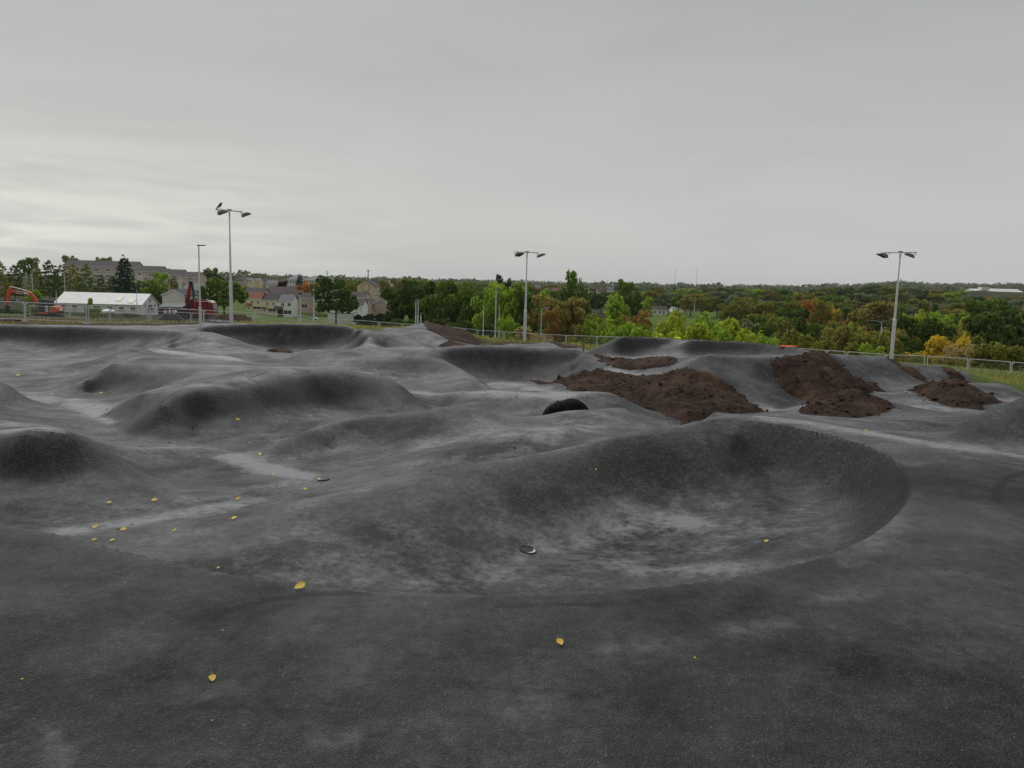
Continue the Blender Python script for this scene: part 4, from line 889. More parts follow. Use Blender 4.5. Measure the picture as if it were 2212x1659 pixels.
# ------------------------------------------------------------------ drains
def drain(u, v, w, label):
    p = hit([(u, v)])[0]; r = w/2
    e = 0.06; n = np.array([relief(np.array([p[0]-e]), np.array([p[1]]))[0]-relief(np.array([p[0]+e]), np.array([p[1]]))[0], relief(np.array([p[0]]), np.array([p[1]-e]))[0]-relief(np.array([p[0]]), np.array([p[1]+e]))[0], 2*e])
    p = p + np.array([0, 0, 0.006]); t = thing('drain_pipe', p, label, 'drain'); t.rotation_euler = Vector(n).to_track_quat('Z', 'Y').to_euler()
    N_ = 28; ring = MB(); vs = []
    for rr, z in ((r*1.06, 0.002), (r*1.0, 0.010), (r*0.90, 0.010), (r*0.88, -0.05)):
        vs += [(rr*math.cos(2*math.pi*k/N_), rr*math.sin(2*math.pi*k/N_), z) for k in range(N_)]
    ring.add(vs, [(j*N_+k, j*N_+(k+1) % N_, (j+1)*N_+(k+1) % N_, (j+1)*N_+k) for j in range(3) for k in range(N_)]).build('rim', 'pipe_black', t, True)
    half = MB(); vs = []
    for k in range(15):
        a = math.radians(190 + 160*k/14); q = 0.26*math.sin(math.pi*k/14)
        for rr in (0.89, 0.89-q): vs.append((r*rr*math.cos(a), r*rr*math.sin(a), 0.009))
    half.add(vs, [(k*2, (k+1)*2, (k+1)*2+1, k*2+1) for k in range(14)]).build('pipe_lining', 'pvc_white', t)
    MB().add([(r*0.89*math.cos(2*math.pi*k/N_), r*0.89*math.sin(2*math.pi*k/N_), 0.006) for k in range(N_)], [tuple(range(N_))]).build('opening', 'pipe_black', t)
    return p
drain(1140, 1190, 0.155, 'open black drain pipe with pale lining in the near bowl floor')
drain(699, 1037, 0.15, 'open black drain pipe beside a yellow leaf, left of the near bowl')

# ------------------------------------------------------------------ fallen leaves
def leaf_mesh(kind, seed):
    r = random.Random(seed); n = 7; L_ = 1.0; bl = MB(); vs, fs = [], []
    for i in range(n+1):
        t = i/n; w = (0.42 if kind else 0.36)*math.sin(math.pi*min(1, t**0.75))**0.8*(1-0.15*t)
        curl = 0.22*(t-0.45)**2*(2.0 if seed % 2 else 0.8); fold = 0.10 + 0.06*r.random()
        for s in (-1, 0, 1): vs.append((s*w*(1+0.06*r.uniform(-1, 1)), t*L_, curl + abs(s)*fold*w*2 + 0.02))
    for i in range(n):
        for s in range(2): fs.append((i*3+s, i*3+s+1, (i+1)*3+s+1, (i+1)*3+s))
    bl.add(vs, fs); st = MB().tube([(0, 0.02, 0.03), (0.03, -0.25, 0.04), (0.10*(-1)**seed, -0.55, 0.02)], [0.016, 0.012, 0.012], 5)
    return bl, st
LM = {}
for m_ in ('leaf_yellow', 'leaf_brown'):
    for k in range(4):
        bl, st = leaf_mesh(k % 2, k+3); LM[(m_, k)] = (bl.mesh('blade', m_, True), st.mesh('stalk', m_))
LEAVES = [(650, 1272, 30, 'y', 'largest curled yellow leaf at the near lip of the bowl'), (459, 1468, 20, 'y', 'yellow leaf on the dark deck at lower left'), (1209, 1392, 26, 'y', 'folded yellow leaf on the dark deck below the bowl'),
 (1501, 1422, 8, 'y', 'tiny yellow leaf on the deck right of the folded leaf'), (48, 1468, 8, 'y', 'tiny yellow leaf by the left edge of the deck'), (458, 1558, 10, 'b', 'small brown leaf fragment lowest on the deck'), (481, 1363, 12, 'b', 'small brown leaf on the deck left of centre'),
 (472, 1228, 12, 'y', 'small yellow leaf on the slope above the largest leaf'), (270, 1260, 9, 'b', 'tiny brown leaf on the left part of the deck'), (1656, 1171, 16, 'y', 'yellow leaf inside the bowl at right'), (1711, 1144, 12, 'b', 'pale leaf inside the bowl beside the right wall'),
 (1287, 1015, 9, 'y', 'tiny yellow leaf on the left wall of the bowl'), (206, 1141, 22, 'y', 'leftmost of two yellow leaves on the pale channel streak'), (268, 1146, 20, 'y', 'right one of two yellow leaves on the pale channel streak'), (377, 1148, 16, 'y', 'yellow leaf right of the pair on the channel streak'),
 (505, 1122, 20, 'y', 'yellow leaf on the foot of the dividing ridge'), (204, 1168, 16, 'y', 'yellow leaf half hidden behind the near left lip'), (242, 1170, 18, 'y', 'twisted yellow leaf at the bottom of the pale channel'), (515, 1079, 18, 'y', 'yellow leaf in the channel left of the dividing ridge'),
 (333, 1083, 20, 'y', 'yellow leaf at the foot of the left mound'), (237, 1088, 16, 'y', 'smaller yellow leaf left of the one under the left mound'), (660, 1058, 14, 'y', 'yellow leaf below the left drain'), (688, 1036, 14, 'y', 'yellow leaf lying on the left drain rim'),
 (562, 983, 14, 'y', 'yellow leaf above the bright streak'), (591, 1026, 12, 'y', 'yellow leaf on the edge of the bright streak'), (514, 908, 14, 'y', 'yellow leaf at the foot of the long middle mound'), (539, 957, 8, 'y', 'tiny yellow leaf left of the middle mound nose'),
 (427, 987, 8, 'y', 'tiny yellow leaf in the channel behind the left mound'), (40, 813, 14, 'y', 'yellow leaf far left near the small edge mound'), (73, 806, 8, 'y', 'tiny yellow leaf on the far left slope'), (219, 851, 12, 'y', 'yellow leaf below the wedge mound'), (112, 852, 8, 'y', 'tiny yellow leaf left of the wedge mound'),
 (532, 811, 9, 'y', 'yellow leaf on the pale plateau behind the long mound'), (1870, 931, 11, 'y', 'yellow leaf on the bright track strip at right'), (40, 1071, 10, 'b', 'pale leaf on the face of the left mound'), (1567, 1143, 8, 'b', 'tiny pale leaf in the middle of the bowl')]
def leaves():
    P = hit([(a[0], a[1]) for a in LEAVES]); r = random.Random(11)
    for k, (a, p) in enumerate(zip(LEAVES, P)):
        y = p[1]; s = max(0.012, a[2]*PX(float(np.linalg.norm(p - np.array([0, 0, EYE]))))*(0.62 if k > 2 else 0.85)); e = 0.05
        gx = (relief(np.array([p[0]+e]), np.array([p[1]]))[0]-relief(np.array([p[0]-e]), np.array([p[1]]))[0])/(2*e); gy = (relief(np.array([p[0]]), np.array([p[1]+e]))[0]-relief(np.array([p[0]]), np.array([p[1]-e]))[0])/(2*e)
        n = Vector((-gx + r.uniform(-.15, .15), -gy - r.uniform(0.15, 0.6), 1)).normalized()
        t = thing('fallen_leaf', p + np.array([0, 0, 0.012*s/0.05]), a[4], 'leaf', 'yellow leaves fallen on the asphalt')
        q = n.to_track_quat('Z', 'Y').to_matrix().to_4x4() @ Matrix.Rotation(r.uniform(0, 6.28) if k else 2.4, 4, 'Z')
        t.rotation_euler = q.to_euler(); t.scale = (s, s, s)
        b, st = LM[('leaf_yellow' if a[3] == 'y' else 'leaf_brown', k % 4)]
        o = link('blade', b, t); o.location = (0, -0.4, 0); o2 = link('stalk', st, t); o2.location = (0, -0.4, 0)
leaves()
def grit():
    g = np.random.default_rng(5); uv = []
    for cu, cv, su, sv, n in ((330, 975, 90, 30, 90), (300, 1120, 160, 25, 70), (420, 960, 120, 18, 60), (250, 930, 120, 25, 60), (1180, 1000, 250, 40, 40), (560, 940, 90, 20, 30), (1750, 885, 120, 12, 60), (1960, 880, 80, 15, 50), (1660, 870, 40, 20, 40), (900, 1060, 300, 60, 40), (1250, 855, 120, 15, 60), (140, 880, 80, 20, 30), (1500, 1150, 200, 50, 25), (2050, 1000, 120, 40, 20), (2110, 855, 30, 12, 40), (1500, 915, 40, 4, 30)):
        uv += list(zip(g.normal(cu, su, n), g.normal(cv, sv, n)))
    uv = [(a, b) for a, b in uv if -50 < a < 2260 and 730 < b < 1640]
    P = hit(uv); sz = np.clip(g.gamma(1.4, 0.002, len(P)) + 0.0015, 0, 0.011)*np.clip(P[:, 1]/9, 0.5, 1.8)
    scatter_lumps('grit', P + np.array([0, 0, 0.002]), sz, 'soil')
grit()
# hi-vis bundle and orange netting on the far berm, marker stake, pipes, offcuts
def bundle(name, u, v, y, w, h, m, label, cat, seed):
    p = at(u, v, y); r = random.Random(seed); t = thing(name, p, label, cat)
    for k in range(6):
        MB().ball((r.uniform(-.4, .4)*w, r.uniform(-.2, .2)*w, h*r.uniform(.1, .35)), (w*r.uniform(.22, .4), w*.22, h*r.uniform(.3, .55)), 12, 8, lambda p: 1 + r.uniform(-.12, .12)).build('fold', m, t, True)
bundle('orange_netting', 1703, 750, 27.3, 0.5, 0.09, 'net_orange', 'crumpled orange safety netting on the rim of the far right berm', 'netting', 3)
bundle('hi_vis_jacket', 1465, 733, 30.3, 0.26, 0.12, 'hi_vis', 'bright yellow high-visibility jacket lying behind the far berm', 'jacket', 5)
def stake(u, v0, v1, y, label):
    a = at(u, v0, y); h = at(u, v1, y)[2]-a[2]; t = thing('marker_stake', a, label, 'stake'); MB().box((0, 0, h/2-0.1), (0.07, 0.07, h+0.2)).build('stick', 'timber', t); MB().prism([(-.035, h), (.035, h), (0, h+0.06)], -0.035, 0.035).build('tip', 'timber', t)
stake(1260, 763, 741, 31.5, 'short wooden stake behind the black berm near the centre')
# ------------------------------------------------------------------ trees: shared crowns of leaf-sized faces, colour kept per tree
def crown_mesh(name, lobes, n, leaf, seed, droop=0.0, shell=0.55):
    """lobes: (cx, cy, cz, rx, ry, rz); the crown stands 1 high; leaves are small bent quads spread through the lobes"""
    g = np.random.default_rng(seed); A = np.array(lobes, float); vol = (A[:, 3]*A[:, 4]*A[:, 5])**0.67; pick = g.choice(len(A), n, p=vol/vol.sum())
    d = g.normal(size=(n, 3)); d /= np.linalg.norm(d, axis=1)[:, None]
    rad = (shell + (1-shell)*g.random(n)**0.6)*(1 + g.normal(0, 0.07, n))
    # clumping: pull leaves towards sub-clump centres
    c = A[pick, :3] + d*A[pick, 3:]*rad[:, None]
    K = max(12, n//26); cen = c[g.choice(n, K, replace=False)]
    near = np.argmin(((c[:, None, :]-cen[None])**2).sum(2), 1) if n*K < 6e6 else g.integers(0, K, n)
    c = c + (cen[near]-c)*g.uniform(0.25, 0.6, n)[:, None]; c[:, 2] -= droop*np.linalg.norm(c[:, :2], axis=1)**2
    c[:, 2] /= np.percentile(c[:, 2], 99.6); c[:, :2] *= 0.5/np.percentile(np.abs(c[:, 0]), 98.5)
    nr = d*0.6 + g.normal(size=(n, 3))*0.55 + np.array([0, 0, 0.45]); nr /= np.linalg.norm(nr, axis=1)[:, None]
    a = np.cross(nr, g.normal(size=(n, 3))); a /= np.linalg.norm(a, axis=1)[:, None]; b = np.cross(nr, a)
    s = leaf*g.uniform(0.55, 1.35, n)[:, None]; w = s*g.uniform(0.5, 0.9, n)[:, None]
    V = np.stack([c-a*s, c-b*w+nr*s*0.15, c+a*s, c+b*w+nr*s*0.15], 1).reshape(-1, 3)
    F = np.arange(4*n).reshape(n, 4)
    me = bpy.data.meshes.new(name); me.from_pydata(V.tolist(), [], F.tolist()); me.update(); me.materials.append(MATS['foliage'])
    return me
def lobe_set(kind, seed):
    r = random.Random(seed); L_ = []
    if kind == 'round':
        L_.append((0, 0, .58, .26, .26, .30))
        for k in range(13):
            a = k*2.4 + r.uniform(-.3, .3); z = r.uniform(.30, .88); q = .36*math.sqrt(max(0.05, 1-((z-.55)/.46)**2)); L_.append((q*math.cos(a), q*math.sin(a), z, r.uniform(.11, .19), r.uniform(.11, .19), r.uniform(.09, .15)))
    elif kind == 'tall':
        L_.append((0, 0, .55, .17, .17, .34))
        for k in range(12):
            a = k*2.4 + r.uniform(-.4, .4); z = r.uniform(.22, .92); q = .24*math.sqrt(max(0.04, 1-((z-.52)/.5)**2)); L_.append((q*math.cos(a), q*math.sin(a), z, r.uniform(.09, .15), r.uniform(.09, .15), r.uniform(.09, .15)))
    elif kind == 'spread':
        for k in range(15):
            a = k*2.4 + r.uniform(-.4, .4); z = r.uniform(.35, .86); q = r.uniform(.1, .48)*(1.05-abs(z-.6)); L_.append((q*math.cos(a), q*math.sin(a), z, r.uniform(.13, .22), r.uniform(.13, .22), r.uniform(.08, .13)))
    elif kind == 'shrub':
        for k in range(16):
            a = k*2.4 + r.uniform(-.4, .4); z = r.uniform(.08, .80); q = .42*math.sqrt(max(0.05, 1-(z/1.0)**2))*r.uniform(.5, 1); L_.append((q*math.cos(a), q*math.sin(a), z, r.uniform(.12, .2), r.uniform(.12, .2), r.uniform(.12, .2)))
    elif kind == 'pine':
        for k in range(9):
            z = .16 + .09*k; q = .24*(1-(z-.1)**1.4)
            for j in range(5):
                a = j*1.257 + k*.7 + r.uniform(-.3, .3); L_.append((q*math.cos(a)*.8, q*math.sin(a)*.8, z + r.uniform(-.02, .02), q*.55+.02, q*.55+.02, .055))
        L_.append((0, 0, .95, .035, .035, .07)); L_.append((0, 0, .5, .1, .1, .35))
    elif kind == 'larch':
        for k in range(13):
            z = .14 + .063*k; q = .17*(1-(z-.1)*.85)*r.uniform(.6, 1.2)
            for j in range(4):
                a = j*1.57 + k*.9 + r.uniform(-.4, .4); L_.append((q*math.cos(a), q*math.sin(a), z + r.uniform(-.03, .03), q*.55+.015, q*.55+.015, .028))
        L_.append((0, 0, .93, .025, .025, .07))
    return L_
PROTO = {}
def protos():
    spec = {'round': (4, 7500, .029), 'tall': (2, 6500, .027), 'spread': (3, 7500, .029), 'shrub': (4, 9000, .027), 'pine': (1, 7000, .022), 'larch': (3, 4600, .022)}
    for k, (cnt, n, lf) in spec.items():
        PROTO[k] = []
        for i in range(cnt):
            cm = crown_mesh('crown', lobe_set(k, 31+7*i), n, lf, 5+i, shell=0.35 if k in ('shrub',) else 0.45)
            r = random.Random(i); tr = MB(); h = {'round': .62, 'tall': .75, 'spread': .55, 'shrub': .4, 'pine': .95, 'larch': .97}[k]; w = {'round': .022, 'tall': .018, 'spread': .022, 'shrub': .012, 'pine': .018, 'larch': .012}[k]
            tr.tube([(0, 0, -.06), (0, 0, .02), (.005, 0, h*.5), (0, .005, h)], [w*1.5, w*1.15, w*.8, w*.25], 8)
            if k in ('round', 'tall', 'spread', 'shrub'):
                for j in range(7):
                    a = j*2.4; z0 = h*r.uniform(.30, .7) if k != 'shrub' else .01; q = r.uniform(.16, .32)
                    tr.tube([(0, 0, z0), (q*.5*math.cos(a), q*.5*math.sin(a), z0+.10), (q*math.cos(a), q*math.sin(a), z0+.24)], [w*.55, w*.38, w*.12], 5)
            else:
                for j in range(16):
                    a = j*2.4; z0 = .15+.045*j; q = .2*(1-z0*.8); tr.tube([(0, 0, z0), (q*math.cos(a), q*math.sin(a), z0+.01)], [w*.3, w*.1], 4)
            PROTO[k].append((cm, tr.mesh('trunk', 'bark')))
protos()
TREES = []
def tree(kind, u, vtop, w_px, y, col, autumn, label, group=None, name=None, aspect=1.0, bury=0.0, hmin=None):
    x = X_of(u, y); z0 = ground_z(x, y) - bury; zt = at(u, vtop, y)[2]; h = zt - z0
    if hmin and h < hmin: z0 = zt-hmin; h = hmin
    wd = w_px*PX(y)
    cat = 'shrub' if kind == 'shrub' else 'tree'
    t = thing(name or ('shrub' if kind == 'shrub' else {'pine': 'pine_tree', 'larch': 'conifer_tree'}.get(kind, 'broadleaf_tree')), (x, y, z0), label, cat, group)
    k = len(TREES) % len(PROTO[kind]); cm, tm = PROTO[kind][k]
    s = wd; t.scale = (s, s*aspect, h); t.rotation_euler = (0, 0, 2.4*len(TREES))
    c = link('crown', cm, t); c.color = (*col, autumn); link('trunk', tm, t)
    TREES.append(t); return t
G_DARK, G_MID, G_OLV, G_BRN, G_LIME, G_YEL, G_TAN, G_PINE, G_COP = (0.058, 0.086, 0.020), (0.095, 0.140, 0.026), (0.140, 0.145, 0.032), (0.175, 0.150, 0.045), (0.23, 0.27, 0.035), (0.34, 0.265, 0.035), (0.26, 0.21, 0.10), (0.026, 0.046, 0.028), (0.21, 0.135, 0.045)
G_GREY, G_LEAF, G_ORG = (0.13, 0.155, 0.09), (0.18, 0.25, 0.035), (0.30, 0.145, 0.04)
# --- left: conifers in front of the flats, garden trees
for a in [('larch', 2, 563, 62, 232, G_OLV, .12, 'tall feathery conifer at the left edge of the view'), ('larch', 36, 574, 50, 238, G_DARK, .05, 'feathery conifer second from the left edge'), ('round', 67, 557, 40, 400, G_MID, .1, 'round pale green tree standing behind the left conifers'),
          ('larch', 84, 580, 46, 246, G_OLV, .1, 'olive conifer third in the left row'), ('larch', 110, 565, 56, 232, G_DARK, .05, 'tall dark conifer with bare trunk behind the digger cab'), ('larch', 136, 574, 46, 240, G_DARK, .05, 'dark conifer left of the big flats'),
          ('larch', 163, 571, 46, 236, G_OLV, .05, 'feathery conifer in front of the left end of the flats'), ('larch', 191, 571, 44, 238, G_MID, .05, 'slim feathery conifer in front of the first windows of the flats'), ('larch', 222, 596, 40, 236, G_DARK, .02, 'short dark conifer before the middle of the big flats'),
          ('larch', 246, 598, 42, 230, G_DARK, .02, 'short dark conifer left of the black pine'), ('pine', 272, 559, 56, 225, G_PINE, .0, 'tall dense black-green pine in front of the flats'), ('round', 332, 607, 66, 222, G_MID, .12, 'leafy green tree right of the black pine'), ('round', 350, 588, 36, 250, G_LEAF, .18, 'yellow-green tree top above the leafy tree beside the pine'),
          ('tall', 374, 597, 22, 300, G_OLV, .1, 'small upright tree between the second and third flats'), ('round', 158, 553, 30, 430, G_OLV, .1, 'tree rising behind the left end of the flats roof'), ('round', 215, 557, 34, 440, G_OLV, .12, 'tree group rising behind the middle of the flats roof'), ('round', 235, 556, 26, 450, G_OLV, .12, 'smaller tree behind the flats roof, right of the first'),
          ('round', 485, 601, 98, 205, G_MID, .17, 'big round tree with yellowing top beside the left floodlight'), ('round', 459, 579, 28, 520, G_OLV, .1, 'pale round tree on the skyline left of the left floodlight'), ('round', 465, 590, 34, 470, G_PINE, .0, 'dark blue-green tree on the skyline left of the left floodlight'), ('round', 440, 588, 26, 540, G_OLV, .1, 'skyline tree right of the slim lamp post'),
          ('shrub', 200, 645, 30, 118, G_LEAF, .25, 'yellow-green bush in front of the white hut'), ('shrub', 74, 628, 36, 165, G_LEAF, .05, 'light green bush behind the digger boom'), ('shrub', 100, 668, 60, 150, G_DARK, .0, 'dark scrub behind the digger cab'), ('shrub', 20, 668, 60, 150, G_DARK, .0, 'dark scrub behind the digger bucket'), ('shrub', 235, 676, 54, 150, G_GREY, .05, 'low grey-green scrub along the hut wall, left'), ('shrub', 285, 677, 50, 148, G_GREY, .05, 'low grey-green scrub along the hut wall, right'), ('shrub', 170, 677, 40, 150, G_GREY, .0, 'low scrub at the left end of the hut wall'),
          # --- centre left
          ('round', 726, 599, 86, 205, G_DARK, .04, 'big dense dark green tree with visible trunk by the white shed'), ('round', 660, 608, 38, 330, G_ORG, .25, 'orange-leaved tree behind the pink houses'), ('round', 688, 612, 34, 320, G_OLV, .32, 'rusty green tree left of the big dark tree'), ('pine', 648, 596, 28, 420, G_PINE, .0, 'dark pointed evergreen in front of the long hall'), ('round', 607, 608, 30, 400, (0.035, 0.012, 0.014), .0, 'dark purple-leaved tree among the roofs'),
          ('round', 530, 616, 22, 380, G_LEAF, .1, 'small green tree behind the red-roofed house'), ('round', 765, 605, 30, 420, G_OLV, .15, 'skyline tree between the big dark tree and the tall gable'), ('round', 756, 612, 44, 340, G_OLV, .25, 'tan-topped tree left of the tall gable'), ('round', 836, 606, 36, 400, G_OLV, .2, 'tree right of the tall gable with yellow top'), ('round', 843, 622, 40, 300, G_PINE, .0, 'dark tree right of the tall gable block'),
          ('shrub', 812, 678, 60, 215, G_PINE, .0, 'dark hedge below the brown gable houses'), ('shrub', 780, 680, 40, 212, G_PINE, .0, 'dark hedge right of the white shed'), ('shrub', 845, 680, 50, 215, G_PINE, .0, 'dark hedge at the left end of the wood'),
          # --- the dark wood behind the fence, centre
          ('round', 866, 618, 80, 185, G_DARK, .06, 'dark broad tree at the left end of the wood'), ('round', 905, 607, 86, 180, G_DARK, .06, 'tall dark tree second in the wood from the left'), ('spread', 945, 612, 84, 165, G_MID, .06, 'green domed tree third in the wood from the left'), ('round', 985, 613, 80, 175, G_DARK, .08, 'dark tree fourth in the wood from the left'), ('round', 1022, 616, 76, 165, G_MID, .10, 'green tree left of the tall lamp post'),
          ('tall', 1081, 595, 26, 330, G_PINE, .0, 'dark twin-topped tree rising behind the wood'), ('tall', 1094, 602, 24, 335, G_PINE, .0, 'smaller dark tree beside the twin-topped one'), ('round', 1058, 611, 72, 155, G_LEAF, .25, 'yellow-green tree behind the tall lamp post'), ('round', 1098, 614, 72, 150, G_LEAF, .34, 'tree with bright yellow top left of the centre floodlight'), ('round', 1130, 617, 70, 150, G_MID, .30, 'tree with yellow crown right behind the centre floodlight'), ('round', 1160, 628, 56, 155, G_LEAF, .12, 'fresh green tree right of the centre floodlight'),
          ('shrub', 870, 690, 70, 130, G_DARK, .0, 'dark undergrowth at the foot of the wood, left'), ('shrub', 930, 690, 80, 128, G_DARK, .0, 'dark undergrowth at the foot of the wood behind the far hump'), ('shrub', 1000, 695, 80, 120, G_DARK, .0, 'dark undergrowth at the foot of the wood, middle'), ('shrub', 1055, 700, 60, 118, G_DARK, .0, 'dark undergrowth left of the light green sapling'), ('shrub', 1096, 686, 40, 98, G_LEAF, .05, 'light green sapling bush left of the centre floodlight'), ('shrub', 1150, 708, 92, 84, G_TAN, .0, 'grey-brown bramble bush behind the centre floodlight'), ('shrub', 1120, 700, 60, 100, G_MID, .2, 'green bush right behind the centre floodlight'),
          # --- right of centre
          ('spread', 1228, 645, 92, 122, G_BRN, .10, 'brownish dense tree right of the centre floodlight'), ('round', 1195, 668, 40, 118, G_COP, .0, 'pinkish brown tree at the left of the brown tree'), ('shrub', 1305, 640, 112, 125, G_LEAF, .02, 'tall light green willow-like tree behind the fence'), ('tall', 1246, 588, 60, 230, G_MID, .0, 'tall tree standing highest on the centre skyline'), ('round', 1236, 622, 60, 225, G_DARK, .0, 'dark tree below the tallest centre tree'), ('round', 1345, 606, 46, 280, G_MID, .0, 'dark rounded tree left of the bungalow'), ('round', 1362, 632, 44, 240, G_DARK, .0, 'dark green tree just left of the bungalow'),
          ('round', 1338, 650, 40, 200, G_LEAF, .05, 'light green tree between willow and bungalow'), ('round', 1394, 641, 30, 330, G_LEAF, .08, 'small light green tree above the bungalow roof'), ('shrub', 1375, 700, 66, 104, G_OLV, .22, 'yellow-olive bush at the fence left of the lime bushes'), ('shrub', 1420, 697, 84, 108, G_LIME, .05, 'lime green bush below the bungalow'), ('shrub', 1466, 676, 70, 120, G_LIME, .05, 'tallest lime green bush right of the bungalow'), ('round', 1522, 672, 20, 300, G_DARK, .0, 'small round dark tree on the lawn slope'),
          ('shrub', 1536, 686, 100, 112, G_LEAF, .08, 'green bush right of the tallest lime bush'), ('shrub', 1590, 692, 120, 105, G_LIME, .04, 'bright green bush above the far right berm'), ('shrub', 1500, 700, 90, 98, G_LIME, .03, 'lime green bush behind the yellow jacket'), ('shrub', 1400, 712, 90, 92, G_LEAF, .12, 'low yellow-green bush at the fence below the bungalow'), ('shrub', 1445, 716, 80, 88, G_LIME, .06, 'low lime bush at the fence right of the bungalow'), ('shrub', 1560, 716, 100, 92, G_LEAF, .03, 'low green bush above the rim of the far right berm'), ('shrub', 1625, 716, 80, 94, G_LIME, .02, 'low lime bush left of the dark bush by the netting'), ('shrub', 1340, 700, 80, 96, G_LEAF, .02, 'light green bush right of the willow-like tree'), ('shrub', 1660, 724, 70, 88, G_LEAF, .12, 'low green bush just left of the orange netting'), ('shrub', 1260, 706, 70, 92, G_OLV, .05, 'olive bush below the brownish dense tree'), ('shrub', 1775, 736, 70, 84, G_OLV, .2, 'low olive bush right of the orange netting'),
          # --- right wood, named ones
          ('round', 1676, 684, 78, 135, G_OLV, .30, 'olive tree with yellow crown above the orange netting'), ('round', 1640, 700, 60, 120, G_DARK, .0, 'dark bush left of the yellow-crowned olive tree'), ('spread', 1735, 690, 82, 130, G_DARK, .0, 'dark tree above the orange netting, right'), ('shrub', 1733, 718, 96, 92, G_OLV, .26, 'rusty yellow bush behind the orange netting'), ('round', 1746, 647, 44, 250, G_ORG, .2, 'rust orange tree in the middle of the right wood'), ('round', 1786, 650, 60, 240, G_OLV, .36, 'golden olive tree right of the rust orange tree'), ('round', 1796, 662, 36, 238, G_YEL, .1, 'small amber tree right of the golden olive tree'),
          ('shrub', 1806, 706, 84, 90, G_BRN, .0, 'tall brownish bush left of the right floodlight'), ('shrub', 1848, 702, 44, 92, G_LEAF, .1, 'light green bush between two brownish bushes'), ('shrub', 1890, 716, 90, 90, G_OLV, .30, 'yellowing bush just left of the right floodlight'), ('shrub', 1945, 734, 80, 80, G_BRN, .05, 'brown bush at the foot of the right floodlight'), ('shrub', 1890, 745, 70, 78, G_LEAF, .05, 'low green bush at the fence left of the right floodlight'), ('spread', 1885, 652, 100, 235, G_BRN, .1, 'broad brown tree left of the right floodlight top'),
          ('spread', 1986, 686, 112, 122, G_DARK, .0, 'very dark round tree just right of the right floodlight'), ('shrub', 2012, 728, 110, 84, G_YEL, .0, 'golden yellow bush right of the right floodlight'), ('shrub', 2066, 732, 90, 86, G_YEL, .1, 'orange-yellow bush in the right hedge'), ('shrub', 2098, 720, 80, 95, G_OLV, .35, 'yellow-topped bush below the dark right tree'), ('round', 2078, 694, 84, 140, G_COP, .0, 'copper-brown tree right of the very dark round tree'), ('round', 1975, 672, 60, 190, G_LIME, .1, 'yellow-green tree top behind the very dark round tree'), ('round', 2035, 678, 60, 185, G_LEAF, .2, 'pale green tree behind the copper-brown tree'), ('round', 2075, 683, 40, 180, G_LIME, .2, 'yellow tree top above the copper-brown tree'),
          ('round', 2160, 680, 140, 108, G_DARK, .04, 'large dark green tree near the right edge'), ('round', 2195, 655, 110, 150, G_DARK, .0, 'dark tree behind the large one at the right edge'), ('round', 2112, 646, 90, 250, G_MID, .0, 'mid green domed tree in the upper right wood'), ('shrub', 2160, 742, 110, 76, G_OLV, .0, 'thin olive bush behind the rightmost fence panels'), ('shrub', 2085, 745, 70, 78, G_TAN, .05, 'straw-coloured thin bush behind the right fence'), ('shrub', 2225, 752, 90, 74, G_OLV, .1, 'olive bush cut by the right edge'), ('tall', 2214, 604, 26, 190, G_LEAF, .0, 'pale treetop cut by the right edge, high on the skyline'),
          ('shrub', 1990, 768, 70, 66, G_OLV, .05, 'low bramble bush behind the fence right of the right floodlight'), ('shrub', 2060, 772, 80, 64, G_BRN, .05, 'low brown bramble behind the right fence'), ('shrub', 1830, 742, 80, 80, G_OLV, .05, 'low olive bush at the fence, left of the right line')]:
    tree(*a, group='trees and bushes beyond the track')
# --- fill of the valley wood and the hills: rows, each tree its own object
def nth(k):
    if k <= 30: return ORD[k-1]
    t = {3: 'thirty', 4: 'forty', 5: 'fifty', 6: 'sixty', 7: 'seventy'}[k//10]; return t + ('-' + ORD[k % 10 - 1] if k % 10 else 'th').replace('yth', 'ieth')
def wood_rows():
    r = random.Random(21)
    pal = [(G_DARK, .0, 'dark green'), (G_MID, .05, 'mid green'), (G_OLV, .12, 'olive'), (G_BRN, .05, 'brownish'), (G_GREY, .0, 'grey-green'), (G_LEAF, .12, 'fresh green'), (G_OLV, .32, 'yellow-tinged'), (G_COP, .0, 'coppery')]
    wts = [22, 24, 20, 13, 10, 7, 6, 3]
    rows = [('nearest row', 150, 1190, 2300, 62, (9, 12.5)), ('second row', 185, 1180, 2300, 54, (9, 13)), ('third row', 240, 1400, 2300, 46, (9, 13)), ('fourth row', 320, 1480, 2300, 40, (9, 13)), ('fifth row', 420, 1150, 2300, 34, (9, 13)), ('sixth row', 560, 860, 2300, 29, (9, 13)), ('seventh row', 740, 860, 2300, 26, (9, 13))]
    for nm, y, u0, u1, sp, hh in rows:
        u = u0; k = 0
        while u < u1:
            yy = y*r.uniform(.92, 1.08); c, au, w = r.choices(pal, wts)[0]; h = r.uniform(*hh); x = X_of(u, yy); z = ground_z(x, yy) + h
            s = (EYE - z)/yy; vh = 622.0 + (u-CX)*math.tan(ROLL); v = vh + s*F2
            lim = None
            # keep sight lines to the bungalow, the lawn and the works open
            if 1370 < u < 1560 and y < 420: u += sp*0.8; continue
            if y < 330 and u < 1360 and 1200 < u: v = max(v, 650)
            if y > 500 and u > 2070: v = max(v, 641)
            k += 1; far = y > 400
            lab = '%s tree, %s from the left in the %s of the valley wood' % (w, nth(k), nm)
            tree(r.choice(['round', 'round', 'spread', 'tall']) if not far else r.choice(['round', 'spread']), u, v, sp*r.uniform(1.15, 1.6), yy, c, au, lab, 'valley wood, ' + nm)
            u += sp*r.uniform(.75, 1.1)
wood_rows()
